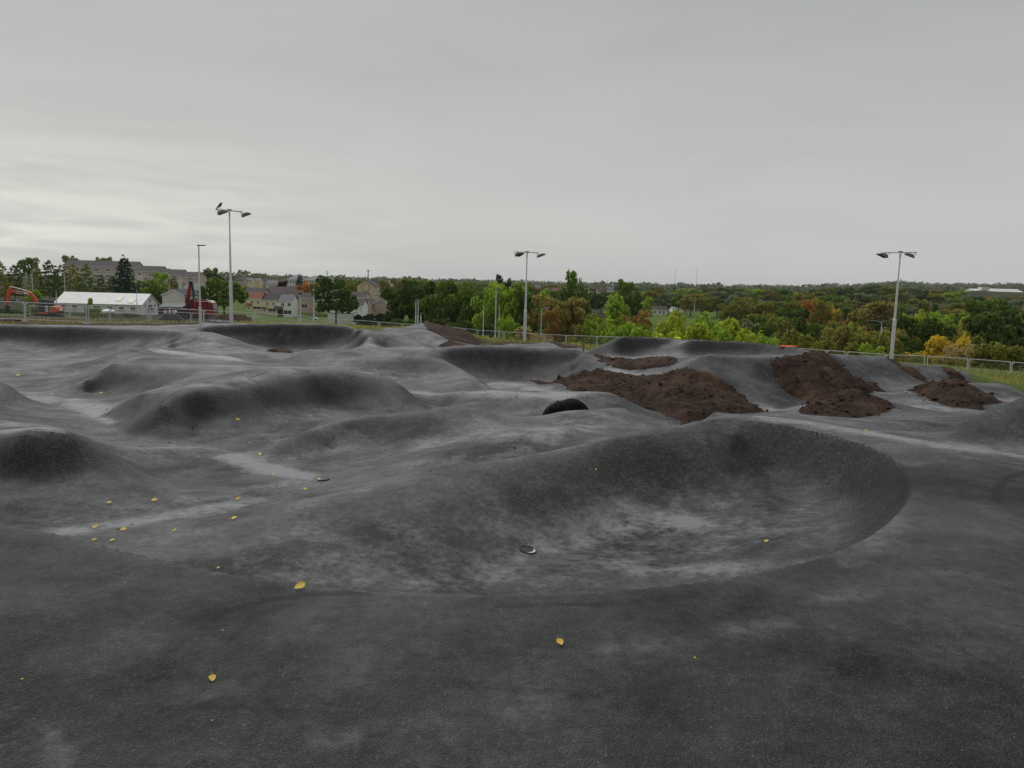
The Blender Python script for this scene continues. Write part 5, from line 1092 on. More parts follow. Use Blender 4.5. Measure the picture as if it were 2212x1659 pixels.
def far_woods():
    """distant hedgerows and woods that read as one mass"""
    g = np.random.default_rng(8); V, F = [], []; n = 0
    def add(u, y, h, w, q):
        nonlocal n
        x = X_of(u, y); z = ground_z(x, y); d = g.normal(size=(q, 3)); d /= np.linalg.norm(d, axis=1)[:, None]
        c = np.array([x, y, z+h*0.55]) + d*np.array([w, w, h*0.45])*g.uniform(.6, 1, (q, 1)); nr = d*.6 + g.normal(size=(q, 3))*.5 + np.array([0, 0, .4]); nr /= np.linalg.norm(nr, axis=1)[:, None]
        a = np.cross(nr, g.normal(size=(q, 3))); a /= np.linalg.norm(a, axis=1)[:, None]; b = np.cross(nr, a); s = w*g.uniform(.22, .42, (q, 1))
        V.append(np.stack([c-a*s, c-b*s*.7, c+a*s, c+b*s*.7], 1).reshape(-1, 3)); F.append(np.arange(4*q).reshape(q, 4) + n); n += 4*q
    for y, u0, u1, sp, h0, h1 in ((950, 430, 2330, 13, 9, 13), (1250, 300, 2330, 11, 9, 13), (1700, 300, 2330, 8, 10, 14), (2300, 300, 2330, 6.5, 11, 16), (3000, 420, 2330, 5, 12, 20), (4200, 520, 2330, 4, 14, 24)):
        u = u0
        while u < u1:
            gap = fnoise(np.array([u*0.013]), np.array([y*0.01]), 1.0, 4)[0]
            if (not (2060 < u < 2290 and y < 1300) or y < 960) and gap > 0.22:
                hh = g.uniform(h0, h1)*(0.35 if (2060 < u < 2290 and y < 1300) else 1)*(0.75 + 0.7*fnoise(np.array([u*0.03]), np.array([y*0.02]), 1.0, 6)[0]); add(u, y*g.uniform(.95, 1.05), hh, hh*0.62, 26)
            u += sp*g.uniform(.6, 1.3)
    me = bpy.data.meshes.new('far_woodland'); me.from_pydata(np.concatenate(V).tolist(), [], np.concatenate(F).tolist()); me.update(); me.materials.append(MATS['foliage'])
    o = link('far_woodland', me); o.color = (0.085, 0.100, 0.060, 0.02); o['kind'] = 'stuff'
    tag(o, 'distant wooded hills and hedgerows along the horizon', 'woodland')
far_woods()
def long_grass():
    """rough grass along the verge and fences"""
    g = np.random.default_rng(12); n = 26000; V = []
    u = np.concatenate([g.uniform(470, 880, n//3), g.uniform(1650, 2320, n//3), g.uniform(-60, 480, n//20), g.uniform(880, 1500, n//6)]); m_ = len(u)
    y = np.empty(m_); e = np.interp(u, [q[0] for q in EDGE], [q[1] for q in EDGE]); y = e + 1.6 + g.gamma(1.6, 5.0, m_); y = np.where(u > 1650, np.maximum(y, e+3+g.uniform(0, 14, m_)), y)
    k = (y < 80) & ((u > 470) | (y > e+3)); u, y = u[k], y[k]; x = (u-CX)/F2*y; z = ground_z(x, y)
    h = g.uniform(.07, .26, len(u))*np.where((u > 560) & (u < 850), .7, 1); a = g.uniform(0, 6.28, len(u)); w = .035; lx, ly = np.cos(a), np.sin(a); le = g.normal(0, .12, (len(u), 2))
    V = np.stack([np.stack([x-lx*w, y-ly*w, z-.03], 1), np.stack([x+lx*w, y+ly*w, z-.03], 1), np.stack([x+le[:, 0], y+le[:, 1], z+h], 1)], 1).reshape(-1, 3)
    me = bpy.data.meshes.new('long_grass'); me.from_pydata(V.tolist(), [], np.arange(len(V)).reshape(-1, 3).tolist()); me.update(); me.materials.append(MATS['foliage'])
    o = link('long_grass', me); o.color = (0.17, 0.17, 0.045, 0.1); o['kind'] = 'stuff'; tag(o, 'rough straw and green grass along the verge and fences', 'grass')
long_grass()
# ------------------------------------------------------------------ houses
def house(u0, u1, veave, rise, vbase, y, depth, wall, roof, label, windows=(), doors=(), gable='x', cat='house', name='house', fascia='upvc', over=0.25, porch=None, chimney=None, hip=0.0, base_m=1.5, side_windows=(), group='houses beyond the site'):
    """windows: (x0, x1, z0, z1) as fractions of the front; gable 'x' = ridge along the front, 'y' = gable towards the viewer"""
    um = (u0+u1)/2; a = at(u0, vbase, y); b = at(u1, vbase, y); W_ = b[0]-a[0]; zb = at(um, vbase, y)[2]; H = at(um, veave, y)[2]-zb
    t = thing(name, (a[0], y, zb), label, cat, group)
    wl = MB().box((W_/2, depth/2, (H-base_m)/2), (W_, depth, H+base_m))
    if gable == 'x':
        if not hip:
            for x in (0.0, W_): s = 0.02 if x == 0 else -0.02; wl.add([(x+s, 0, H), (x+s, depth, H), (x+s, depth/2, H+rise-.05), (x, 0, H), (x, depth, H), (x, depth/2, H+rise-.05)], [(0, 1, 2), (5, 4, 3), (0, 3, 4, 1), (1, 4, 5, 2), (2, 5, 3, 0)])
        p = [(-over, 0-over, H-over*rise/(depth/2)), (W_+over, 0-over, H-over*rise/(depth/2)), (W_+over-hip, depth/2, H+rise), (-over+hip, depth/2, H+rise), (-over, depth+over, H-over*rise/(depth/2)), (W_+over, depth+over, H-over*rise/(depth/2))]
        th = 0.16; q = [(x_, y_, z_+th) for x_, y_, z_ in p]; F_ = [(0, 1, 2, 3), (3, 2, 5, 4)] + ([(1, 5, 2), (0, 3, 4)] if hip else [])
        rf = MB().add(p + q, [tuple(reversed(f)) for f in F_] + [tuple(i+6 for i in f) for f in F_] + [(0, 6, 7, 1), (4, 5, 11, 10)] + ([] if hip else [(1, 7, 8, 2), (2, 8, 11, 5), (0, 3, 9, 6), (3, 4, 10, 9)]))
    else:
        wl.add([(0, 0.02, H), (W_, 0.02, H), (W_/2, 0.02, H+rise-.05), (0, 0, H), (W_, 0, H), (W_/2, 0, H+rise-.05)], [(0, 1, 2), (5, 4, 3), (0, 3, 4, 1), (1, 4, 5, 2), (2, 5, 3, 0)])
        e = over*rise/(W_/2); p = [(-over, -over, H-e), (W_/2, -over, H+rise), (W_+over, -over, H-e), (-over, depth+over, H-e), (W_/2, depth+over, H+rise), (W_+over, depth+over, H-e)]
        q = [(x_, y_, z_+.16) for x_, y_, z_ in p]
        rf = MB().add(p+q, [(0, 1, 4, 3), (1, 2, 5, 4), (6, 9, 10, 7), (7, 10, 11, 8), (0, 6, 7, 1), (1, 7, 8, 2), (3, 4, 10, 9), (4, 5, 11, 10), (0, 3, 9, 6), (2, 8, 11, 5)])
    wl.build('wall', wall, t); ro = rf.build('roof', roof, t)
    if fascia:
        f = MB()
        if gable == 'x': f.box((W_/2, -over-.03, H-over*rise/(depth/2)-.02), (W_+2*over, .05, .22))
        else:
            for s in (0, 1): f.bar((-over if s == 0 else W_+over, -over-.04, H-.12), (W_/2, -over-.04, H+rise-.06), .06, .26)
        f.build('fascia', fascia, t)
    if chimney: MB().box((chimney*W_, depth/2, H+rise+.35), (.7, .6, 1.3)).build('chimney', 'brick_red', ro)
    for x0, x1, z0, z1 in windows: window(t, x0*W_, x1*W_, z0*H, z1*H)
    for y0, y1, z0, z1 in side_windows:
        fr = MB().box((W_+.03, (y0+y1)/2*depth, (z0+z1)/2*H), (.08, (y1-y0)*depth, (z1-z0)*H)).build('window', 'upvc', t); MB().box((W_+.075, (y0+y1)/2*depth, (z0+z1)/2*H), (.02, (y1-y0)*depth-.3, (z1-z0)*H-.3)).build('pane', 'pane_glass', fr)
    for x0, x1, z1, m_ in doors:
        d = MB().box(((x0+x1)/2*W_, -.04, z1*H/2), ((x1-x0)*W_, .1, z1*H)).build('door', m_, t)
        MB().box(((x0+x1)/2*W_, -.10, z1*H*.66), ((x1-x0)*W_*.3, .03, z1*H*.34)).build('pane', 'pane_glass', d)
    if porch:
        x0, x1, z0, z1, m_ = porch
        MB().prism([(0, z1*H), (1.3, z0*H), (1.3, z0*H-.12), (0, z0*H-.12)], x0*W_, x1*W_).build('porch_roof', m_, t).matrix_local = Matrix(((0, 1, 0, 0), (-1, 0, 0, 0), (0, 0, 1, 0), (0, 0, 0, 1)))
    return t, W_, H
def window(t, x0, x1, z0, z1, yf=0.0, panes=2):
    w = x1-x0; h = z1-z0; fr = MB()
    fr.box((x0+w/2, yf-.03, z0+.05), (w, .1, .12)).box((x0+w/2, yf-.03, z1-.05), (w, .1, .12))
    for k in range(panes+1): fr.box((x0+.05+(w-.1)*k/panes, yf-.03, z0+h/2), (.1, .1, h-.2))
    f = fr.build('window', 'upvc', t)
    MB().box((x0+w/2, yf-.01, z0+h/2), (w-.1, .05, h-.1)).build('pane', 'pane_glass', f); MB().box((x0+w/2, yf-.08, z0-.06), (w+.2, .16, .1)).build('sill', 'upvc', f)
W2 = ((.28, .47, .62, .82), (.68, .86, .62, .82))
house(532.7, 565, 644.3, 2.2, 675, 290, 8, 'render_cream', 'tile_red', 'cream terrace house with a red tiled roof and red porch', W2 + ((.42, .92, .22, .44),), ((.04, .24, .42, 'upvc'),), porch=(-.02, .36, .52, .64, 'tile_red'))
house(565, 598, 647.5, 2.2, 678.5, 290, 8, 'render_cream', 'tile_black', 'cream terrace house with a black roof between red and grey roofs', ((.30, .48, .63, .82), (.70, .88, .63, .82), (.45, .95, .16, .42)), ((.10, .30, .40, 'upvc'),), porch=(-.06, .38, .44, .48, 'tile_brown'))
house(598, 631, 650, 2.2, 684, 290, 8, 'render_white', 'tile_slate', 'white end-terrace house with a slate grey roof', ((.28, .50, .66, .88), (.70, .94, .66, .88), (.46, .98, .16, .42)), ((.05, .42, .44, 'dark_timber'),), porch=(-.12, .40, .50, .66, 'tile_slate'))
house(610, 650, 641.5, 2.3, 668, 318, 9, 'render_pink', 'tile_brown', 'pinkish house with a brown roof behind the white end house', ((.86, .95, .1, .25),), fascia=None, hip=.0)
house(650, 689, 644.5, 2.0, 668, 300, 8, 'render_pink', 'tile_black', 'pinkish house with a black roof left of the big dark tree', ((.04, .22, .74, .9), (.74, .92, .55, .85), (.02, .36, .08, .48), (.76, .94, .2, .36)))
house(529, 570, 632.5, 1.9, 660, 320, 8, 'render_pink', 'tile_black', 'dark-roofed house just behind the red-roofed house', fascia=None)
house(571, 628, 636.5, 3.4, 655, 345, 16, 'render_pink', 'tile_brown', 'wide grey-brown roof behind the terrace', fascia=None, cat='house')
house(612, 655, 630, 2.3, 652, 360, 12, 'render_pink', 'tile_black', 'low black roof behind the pinkish houses', ((.5, .6, .4, .7),))
house(700, 745, 640, 2.0, 668, 310, 9, 'render_pale', 'tile_black', 'dark-roofed pale house mostly hidden by the big dark tree')
# brown gable group at the centre
house(772, 806.6, 616, 2.0, 652, 330, 15, 'render_tan', 'tile_black', 'tall tan gable-ended flats with a large ring on the wall', gable='y', cat='flats', name='apartment_block', side_windows=tuple((a, a+.12, z, z+.14) for a in (.06, .3, .54, .78) for z in (.08, .33, .58, .82)), fascia=None)
def ring():
    t = [o for o in COL.objects if o.get('label', '').startswith('tall tan gable')][0]; c = at(789.3, 620.8, 329.9); n = 40; R1, R0 = 8.9*PX(330), 8.0*PX(330); vs = []
    for rr in (R0, R1):
        for yy in (-.02, -.10): vs += [(rr*math.cos(2*math.pi*k/n), yy, rr*math.sin(2*math.pi*k/n)) for k in range(n)]
    fs = []
    for k in range(n):
        j = (k+1) % n; fs += [(n+k, n+j, 3*n+j, 3*n+k), (k, j, n+j, n+k), (2*n+k, 3*n+k, 3*n+j, 2*n+j)]
    o = MB().add(vs, fs).build('wall_ring', 'ring_brown', t); o.location = (c[0]-t.location.x, 0, c[2]-t.location.z)
ring()
house(822, 833, 636, 1.5, 652, 345, 8, 'render_pale', 'tile_slate', 'small pale house right of the ringed flats', ((.2, .5, .2, .45),))
house(758, 790, 641.5, 1.9, 655, 300, 9, 'render_pale', 'tile_brown', 'pale houses with brown roofs between the big tree and the ringed flats', ((.1, .25, .3, .8), (.45, .6, .3, .8), (.75, .9, .3, .8)))
house(768, 800, 658.5, 2.0, 687, 262, 16, 'render_pink', 'tile_brown', 'brown gable house below the ringed flats', gable='y', side_windows=((.1, .3, .6, .85), (.5, .7, .6, .85), (.1, .3, .1, .4), (.5, .7, .1, .4)))
house(806, 838, 657, 1.9, 687, 268, 14, 'render_pink', 'tile_brown', 'rightmost brown gable house beside the wood', gable='y')
house(752, 783, 659.5, 1.9, 684, 245, 9, 'render_white', 'tile_black', 'white house with a black roof behind the big tree', ((.6, .68, .45, .85), (.82, .9, .45, .85)))
house(708, 763, 677, .25, 694, 216, 5, 'render_white', 'tile_slate', 'long low white shed behind the big dark tree', cat='shed', name='shed', fascia=None, over=.05)
# flats on the rise at left
def flats(u0, u1, veave, rise, vbase, y, label, wins, tower=None):
    t, W_, H = house(u0, u1, veave, rise, vbase, y, 10, 'render_beige', 'tile_black', label, (), cat='flats', name='apartment_block', group='stepped flats on the rise')
    for x, z, w, h in wins: window(t, x*W_, x*W_+w, z, z+h)
    for z_ in (H*.33, H*.66): MB().box((W_/2, -.04, z_), (W_, .06, .3)).build('string_course', 'render_pale', t)
    if tower:
        x0, x1, zt = tower; MB().box(((x0+x1)/2*W_, -1.0, zt/2-1), ((x1-x0)*W_, 2.0, zt+2)).build('stair_tower', 'render_pale', t); MB().box(((x0+x1)/2*W_, -1.1, zt+.15), ((x1-x0)*W_+.6, 2.4, .35)).build('tower_roof', 'upvc', t)
        MB().box(((x0+x1)/2*W_, -2.02, zt/2-.6), ((x1-x0)*W_*.36, .06, zt*.8)).build('tower_glazing', 'dark_timber', t)
    return t
flats(138, 291, 575, 2.4, 622, 350, 'longest cream block of flats under a dark roof, highest on the rise', [(x, z, 2.1, 1.3) for x in (.07, .24, .43, .60, .78, .92) for z in (7.4, 4.6, 1.8)])
flats(293, 346, 586, 2.3, 628, 345, 'second block of the stepped flats, right of the longest', [(.1, 6.6, 1.6, 1.3), (.55, 6.4, 2.4, 1.2), (.55, 3.0, 3.0, 1.4)], (.02, .40, 5.6))
flats(345, 390, 593, 2.2, 630, 340, 'third block of the stepped flats', [(.15, 6.2, 1.8, 1.2), (.6, 6.0, 1.8, 1.2), (.6, 3.0, 1.8, 1.2)])
flats(389, 428, 598.5, 2.1, 634, 335, 'lowest and last block of the stepped flats', [(.45, 5.8, 1.8, 1.2), (.45, 2.6, 2.0, 1.3)], (-.35, .20, 4.6))
# pale gable house, grey roof, dark canopy
house(351, 398, 637.5, 1.5, 664, 205, 12, 'render_pale', 'tile_black', 'pale gable-ended house behind the white hut', gable='y', side_windows=((.1, .25, .55, .8), (.5, .7, .55, .8), (.1, .25, .1, .35)))
house(395, 436, 626, 1.9, 650, 262, 9, 'render_pale', 'tile_slate', 'grey-roofed house behind the pale gable house', ((.6, .8, .3, .7),))
house(344, 392, 664, .75, 676, 188, 7, 'dark_timber', 'tile_slate', 'dark shed with a sagging grey roof right of the white hut', cat='shed', name='shed', fascia=None)
# the white hut: ribbed roof, mural on the gable
def hut():
    y = 175.0; a = at(119, 651, y); b = at(306.4, 659.5, y); W_ = b[0]-a[0]; zb = at(306, 678, y)[2]; H = (a[2]+b[2])/2-zb; D = 8.2; rise = at(324, 635.8, y+D/2)[2]-zb-H
    t = thing('white_hut', (a[0], y, zb), 'long white hut with a ribbed white roof and a painted gable', 'hut')
    w = MB().box((W_/2, D/2, (H-1.5)/2), (W_-.2, D-.2, H+1.5)); 
    for x in (0.1, W_-.1): w.add([(x-.02, .1, H), (x-.02, D-.1, H), (x-.02, D/2, H+rise-.06), (x+.02, .1, H), (x+.02, D-.1, H), (x+.02, D/2, H+rise-.06)], [(0, 2, 1), (3, 4, 5), (0, 1, 4, 3), (1, 2, 5, 4), (2, 0, 3, 5)])
    w.build('wall', 'render_white', t)
    p = [(-.2, -.35, H-.2), (W_+.25, -.35, H-.2), (W_+.25, D/2, H+rise), (-.2, D/2, H+rise), (-.2, D+.35, H-.2), (W_+.25, D+.35, H-.2)]; q = [(i, j, k+.1) for i, j, k in p]
    ro = MB().add(p+q, [(3, 2, 1, 0), (4, 5, 2, 3), (6, 7, 8, 9), (9, 8, 11, 10), (0, 1, 7, 6), (4, 10, 11, 5), (1, 2, 8, 7), (2, 5, 11, 8), (0, 6, 9, 3), (3, 9, 10, 4)]).build('roof', 'roof_sheet', t)
    n = 34
    for k in range(n):
        x = -.1 + (W_+.2)*k/(n-1); MB().bar((x, -.35, H-.08), (x, D/2, H+rise+.12), .10, .06).build('roof_rib', 'roof_sheet', ro)
    for x0, f in ((.70, .5), (.86, .35)):
        c0 = Vector((W_*x0, (-.35)*(1-f)+D/2*f, (H-.1)*(1-f)+(H+rise+.1)*f+.09)); MB().bar(c0 - Vector((0, 1.0, 1.0*(rise+.2)/(D/2+.35))), c0 + Vector((0, 1.0, (rise+.2)/(D/2+.35))), 1.3, .06).build('skylight', 'skylight', ro)
    for k in range(7): window(t, W_*(.06+.135*k), W_*(.06+.135*k)+1.1, H*.35, H*.8)
    mu = [('panel', 2.4, 5.8, .34, .50), ('arch', 3.3, 4.9, .50, .92), ('mark', 4.0, 4.25, 1.15, 1.65), ('mark', 1.6, 1.9, .7, 1.0), ('mark', 6.3, 6.6, .7, 1.0), ('mark', 2.2, 2.6, .55, .62), ('mark', 5.6, 6.0, .55, .62), ('mark', 3.6, 4.6, 1.36, 1.42), ('mark', 2.0, 6.2, .12, .2)]
    for nm, y0, y1, z0, z1 in mu: MB().box((W_+.0, (y0+y1)/2, (z0+z1)/2*H), (.06, y1-y0, (z1-z0)*H)).build('mural_'+nm, 'mural_grey', t)
    MB().tube([(W_+.02, D-.15, 0), (W_+.02, D-.15, H)], .07, 6).build('downpipe', 'paint_dark_red', t)
hut()
# long hall and the small town along the skyline
house(618, 655, 603.5, 4.2, 614, 660, 26, 'render_pale', 'tile_slate', 'left wing of a long grey-roofed hall on the skyline', tuple((.05+.16*k, .15+.16*k, .25, .8) for k in range(6)), cat='hall', name='hall', hip=6)
house(655, 716, 605, 3.6, 614, 650, 24, 'render_pale', 'tile_slate', 'long grey-roofed hall with many windows on the skyline', tuple((.02+.1*k, .085+.1*k, .25, .8) for k in range(10)), cat='hall', name='hall', hip=7)
def town():
    r = random.Random(5); k = 0
    for u0, w, ve, vb, y, wl, rf in ((508, 18, 606, 613, 560, 'render_pink', 'tile_brown'), (527, 17, 605.5, 613, 600, 'render_cream', 'tile_slate'), (545, 16, 606.5, 613, 610, 'render_cream', 'tile_slate'), (562, 15, 607, 613, 620, 'render_pink', 'tile_brown'), (578, 18, 609, 615, 560, 'render_pale', 'tile_brown'), (598, 16, 609, 615, 600, 'render_pink', 'tile_brown'), (575, 22, 613, 620, 470, 'render_pale', 'tile_slate'), (840, 14, 611, 616, 700, 'render_white', 'tile_slate'),
                                 (1178, 16, 628, 634, 520, 'render_pink', 'tile_brown'), (1194, 16, 629, 635, 515, 'render_pale', 'tile_red'), (1212, 14, 627, 632, 620, 'render_pink', 'tile_slate'), (1272, 16, 625, 631, 640, 'render_pale', 'tile_brown'), (1290, 18, 627, 633, 560, 'render_pink', 'tile_brown'), (1310, 16, 625, 630, 640, 'render_cream', 'tile_slate'), (1150, 18, 622, 628, 600, 'render_pink', 'tile_slate')):
        k += 1; kind = {'render_pink': 'brownish', 'render_cream': 'cream', 'render_pale': 'pale', 'render_white': 'white'}[wl]
        house(u0, u0+w, ve, 1.9, vb, y, 8, wl, rf, 'small distant %s house on the skyline, %s from the left' % (kind, ORD[k-1]), ((.12, .3, .3, .75), (.42, .58, .3, .75), (.7, .88, .3, .75)), fascia=None, base_m=6, group='distant houses on the skyline')
town()
house(1387, 1440, 669, 1.9, 679.5, 425, 9, 'render_white', 'tile_brown', 'white bungalow with a brown roof on the green slope', ((.10, .34, .3, .85), (.46, .58, .3, .75), (.66, .78, .3, .75), (.84, .92, .05, .8)), base_m=4)
house(1428, 1440, 662, 1.2, 675, 470, 8, 'render_white', 'tile_brown', 'low white wing of the white house behind the bungalow', base_m=4)
house(1452, 1476, 661, 3.0, 676, 460, 12, 'render_white', 'tile_slate', 'white gable house right behind the bungalow', gable='y', base_m=4)
house(1436, 1456, 650, 2.0, 660, 560, 10, 'render_white', 'tile_brown', 'white gable peeping between trees above the bungalow', base_m=6)
# works on the right skyline
def works():
    t, W_, H = house(2102, 2152, 628.5, 3.0, 637, 1200, 26, 'render_pale', 'roof_sheet', 'pale works building with a nameboard on the right skyline', (), cat='factory', name='factory', base_m=10, fascia=None, group='works on the right skyline')
    MB().box((W_*.5, 4, H+3.6), (W_*.34, 10, 4.4)).build('roof_block', 'render_pale', t); MB().box((W_*.5, -.8, H*.9), (W_*.30, .3, 2.4)).build('nameboard', 'white_paint', t); MB().box((W_*.5, -1.0, H*.9), (W_*.20, .12, .8)).build('lettering', 'mural_grey', t)
    t, W_, H = house(2153, 2215, 633, 6.0, 638, 1190, 40, 'render_pale', 'roof_sheet', 'long white factory hall cut by the right edge', tuple((.05+.12*k, .11+.12*k, .2, .8) for k in range(8)), cat='factory', name='factory', base_m=10, group='works on the right skyline')
    for k in range(11): MB().box((W_*(.08+.085*k), 12, H+4.2), (W_*.05, .4, 1.5)).build('roof_light', 'skylight', t)
works()
# masts and pylons
def mast(u, v0, v1, y, w, label, head=False):
    a = at(u, v0, y); h = at(u, v1, y)[2]-a[2]; t = thing('radio_mast', a, label, 'mast', 'masts on the skyline'); m_ = MB()
    for s in ((-1, -1), (1, -1), (0, 1)): m_.bar((s[0]*w, s[1]*w, -5), (s[0]*w*.45, s[1]*w*.45, h), w*.3)
    m_.build('lattice', 'mast_steel', t); b = MB(); n = 9
    for k in range(n):
        z0, z1 = h*k/n, h*(k+1)/n; f = 1-.55*k/n; b.bar((-w*f, -w*f, z0), (w*f, -w*f, z1), w*.18).bar((w*f, -w*f, z0), (-w*f, -w*f, z1), w*.18)
    b.build('bracing', 'mast_steel', t)
    if head: MB().tube([(0, 0, h*.93), (0, 0, h*1.02)], w*1.6, 10).build('antenna_drum', 'mast_steel', t)
mast(795.5, 612, 584, 900, .9, 'slim lattice mast with a drum head above the ringed flats', True)
mast(1457, 628, 580, 3500, .9, 'left one of two very thin tall masts on the centre-right skyline')
mast(1503, 629, 580, 3500, .9, 'right one of two very thin tall masts on the centre-right skyline')
mast(1284, 625, 605, 1500, .8, 'short mast on the skyline right of the tallest centre tree')
mast(1312, 626, 606, 1500, .8, 'second short mast right of the tallest centre tree')
def pylon(u, v0, v1, y, label):
    a = at(u, v0, y); h = at(u, v1, y)[2]-a[2]; t = thing('electricity_pylon', a, label, 'pylon', 'pylons on the skyline'); b = MB(); w = h*.09
    for s in (-1, 1):
        for q in (-1, 1): b.bar((s*w, q*w, -6), (s*w*.25, q*w*.25, h*.72), h*.012).bar((s*w*.25, q*w*.25, h*.72), (0, 0, h), h*.01)
    for k in range(6):
        z0, z1 = h*.72*k/6, h*.72*(k+1)/6; f0, f1 = 1-.75*k/6, 1-.75*(k+1)/6; b.bar((-w*f0, -w*f0, z0), (w*f1, -w*f1, z1), h*.008).bar((w*f0, -w*f0, z0), (-w*f1, -w*f1, z1), h*.008)
    b.build('tower', 'mast_steel', t)
    for z, l in ((.60, .17), (.74, .24), (.87, .15)): MB().bar((-h*l, 0, h*z), (h*l, 0, h*z), h*.016, h*.02).build('crossarm', 'mast_steel', t)
pylon(707, 605, 583, 1300, 'electricity pylon behind the long hall')
pylon(1177, 622, 608, 2600, 'small distant pylon right of the centre floodlight')
# ------------------------------------------------------------------ plant and vehicles on the haul road
def digger():
    y = 105.0; s = PX(y); o = at(100, 688, y); o[2] = max(o[2], 0*ground_z(o[0], y)+o[2])
    t = thing('excavator', o, 'orange tracked excavator with a black cab behind the left fence', 'excavator')
    q = lambda u, v: ((u-100)*s, (688-v)*s)
    def pr(name, uv, y0, y1, m_, par=t, bev=0.02): return MB().prism([q(*p) for p in uv], y0, y1).build(name, m_, par, bevel=bev)
    for k in (-.95, .55):
        tr = pr('track', [(70, 687), (67, 683.5), (70, 680), (128, 680), (132, 683.5), (128, 687)], k, k+.42, 'rubber')
        for uu in (73, 83, 93, 103, 113, 124): x, z = q(uu, 683.6); MB().tube([(x, k-.03, z), (x, k+.45, z)], .15, 10).build('roller', 'dark_steel', tr)
    pr('blade', [(60, 687.5), (62, 681), (63.5, 681), (64.5, 687.5)], -1.0, 1.0, 'black_paint'); pr('undercarriage', [(85, 684), (85, 678), (116, 678), (116, 684)], -.5, .5, 'dark_steel')
    pr('deck', [(90, 678), (90, 674), (130, 674), (130, 678)], -.95, .95, 'black_paint')
    pr('skirt', [(91, 677.4), (91, 673.8), (114, 673.8), (114, 677.4)], -1.0, -.94, 'paint_orange'); pr('skirt', [(91, 677.4), (91, 673.8), (114, 673.8), (114, 677.4)], .94, 1.0, 'paint_orange')
    pr('counterweight', [(115, 674), (117, 664), (121, 660.5), (128, 661), (131.5, 666), (132, 672), (128, 674.5)], -.9, .9, 'paint_orange', bev=.06)
    pr('exhaust_panel', [(131.6, 670), (131.6, 666), (133.2, 667), (133.2, 671)], -.3, .3, 'white_paint')
    cab = pr('cab', [(91.5, 674), (91.5, 654), (93.5, 647.5), (113, 647), (116.5, 652), (117, 674)], -.85, .25, 'black_paint', bev=.04)
    for uv in ([(93, 662), (93.5, 652), (95, 650), (103, 649.6), (103, 662)], [(106, 662), (106, 649.6), (112.5, 649.6), (114.5, 653), (114.5, 662)]): pr('window', uv, -.875, -.85, 'pane_glass', cab, 0)
    pr('sign_panel', [(107.2, 672.5), (107.2, 660), (113.4, 660), (113.4, 672.5)], -.885, -.87, 'white_paint', cab, 0); pr('sign_band', [(107.6, 666), (107.6, 663.5), (113, 663.5), (113, 666)], -.895, -.885, 'blue_print', cab, 0); pr('sign_band', [(107.6, 670), (107.6, 668.4), (113, 668.4), (113, 670)], -.895, -.885, 'blue_print', cab, 0)
    boom = pr('boom', [(84, 667), (88, 662), (72.5, 641), (66, 633), (60, 630.5), (24, 630), (22, 635), (36, 636), (57, 637), (63, 641.5), (68, 648)], .3, .62, 'paint_orange')
    pr('name_plate', [(36, 635.6), (36, 631.8), (61, 632.6), (61, 637)], .285, .298, 'white_paint', boom, 0); pr('name_lettering', [(37, 634.6), (37, 632.8), (51, 633.4), (51, 635.4)], .275, .285, 'black_paint', boom, 0)
    pr('boom_cylinder', [(80, 667), (82, 665.4), (66, 643), (64, 644.5)], .40, .52, 'dark_steel')
    pr('dipper_arm', [(19, 621), (24, 623), (23.5, 632), (19, 644), (16.5, 661), (11, 661), (12, 646), (13.5, 634)], .32, .60, 'paint_orange')
    pr('arm_cylinder', [(22, 622), (23, 621), (58, 629), (57.5, 630.6)], .40, .50, 'galvanised'); pr('bucket_cylinder', [(13, 634), (15, 633), (8, 655), (6, 655)], .40, .50, 'dark_steel')
    pr('bucket', [(12, 661), (15, 664), (13, 672), (9, 679), (2, 678), (0, 672), (4, 668), (7, 672), (10, 668)], .02, .9, 'dark_steel')
digger()
def wheel(t, x, y0, y1, z, r):
    w = MB().tube([(x, y0, z), (x, y1, z)], r, 18).build('wheel', 'rubber', t); MB().tube([(x, y0-.02, z), (x, y0+.05, z)], r*.55, 12).build('hub', 'dark_steel', w)
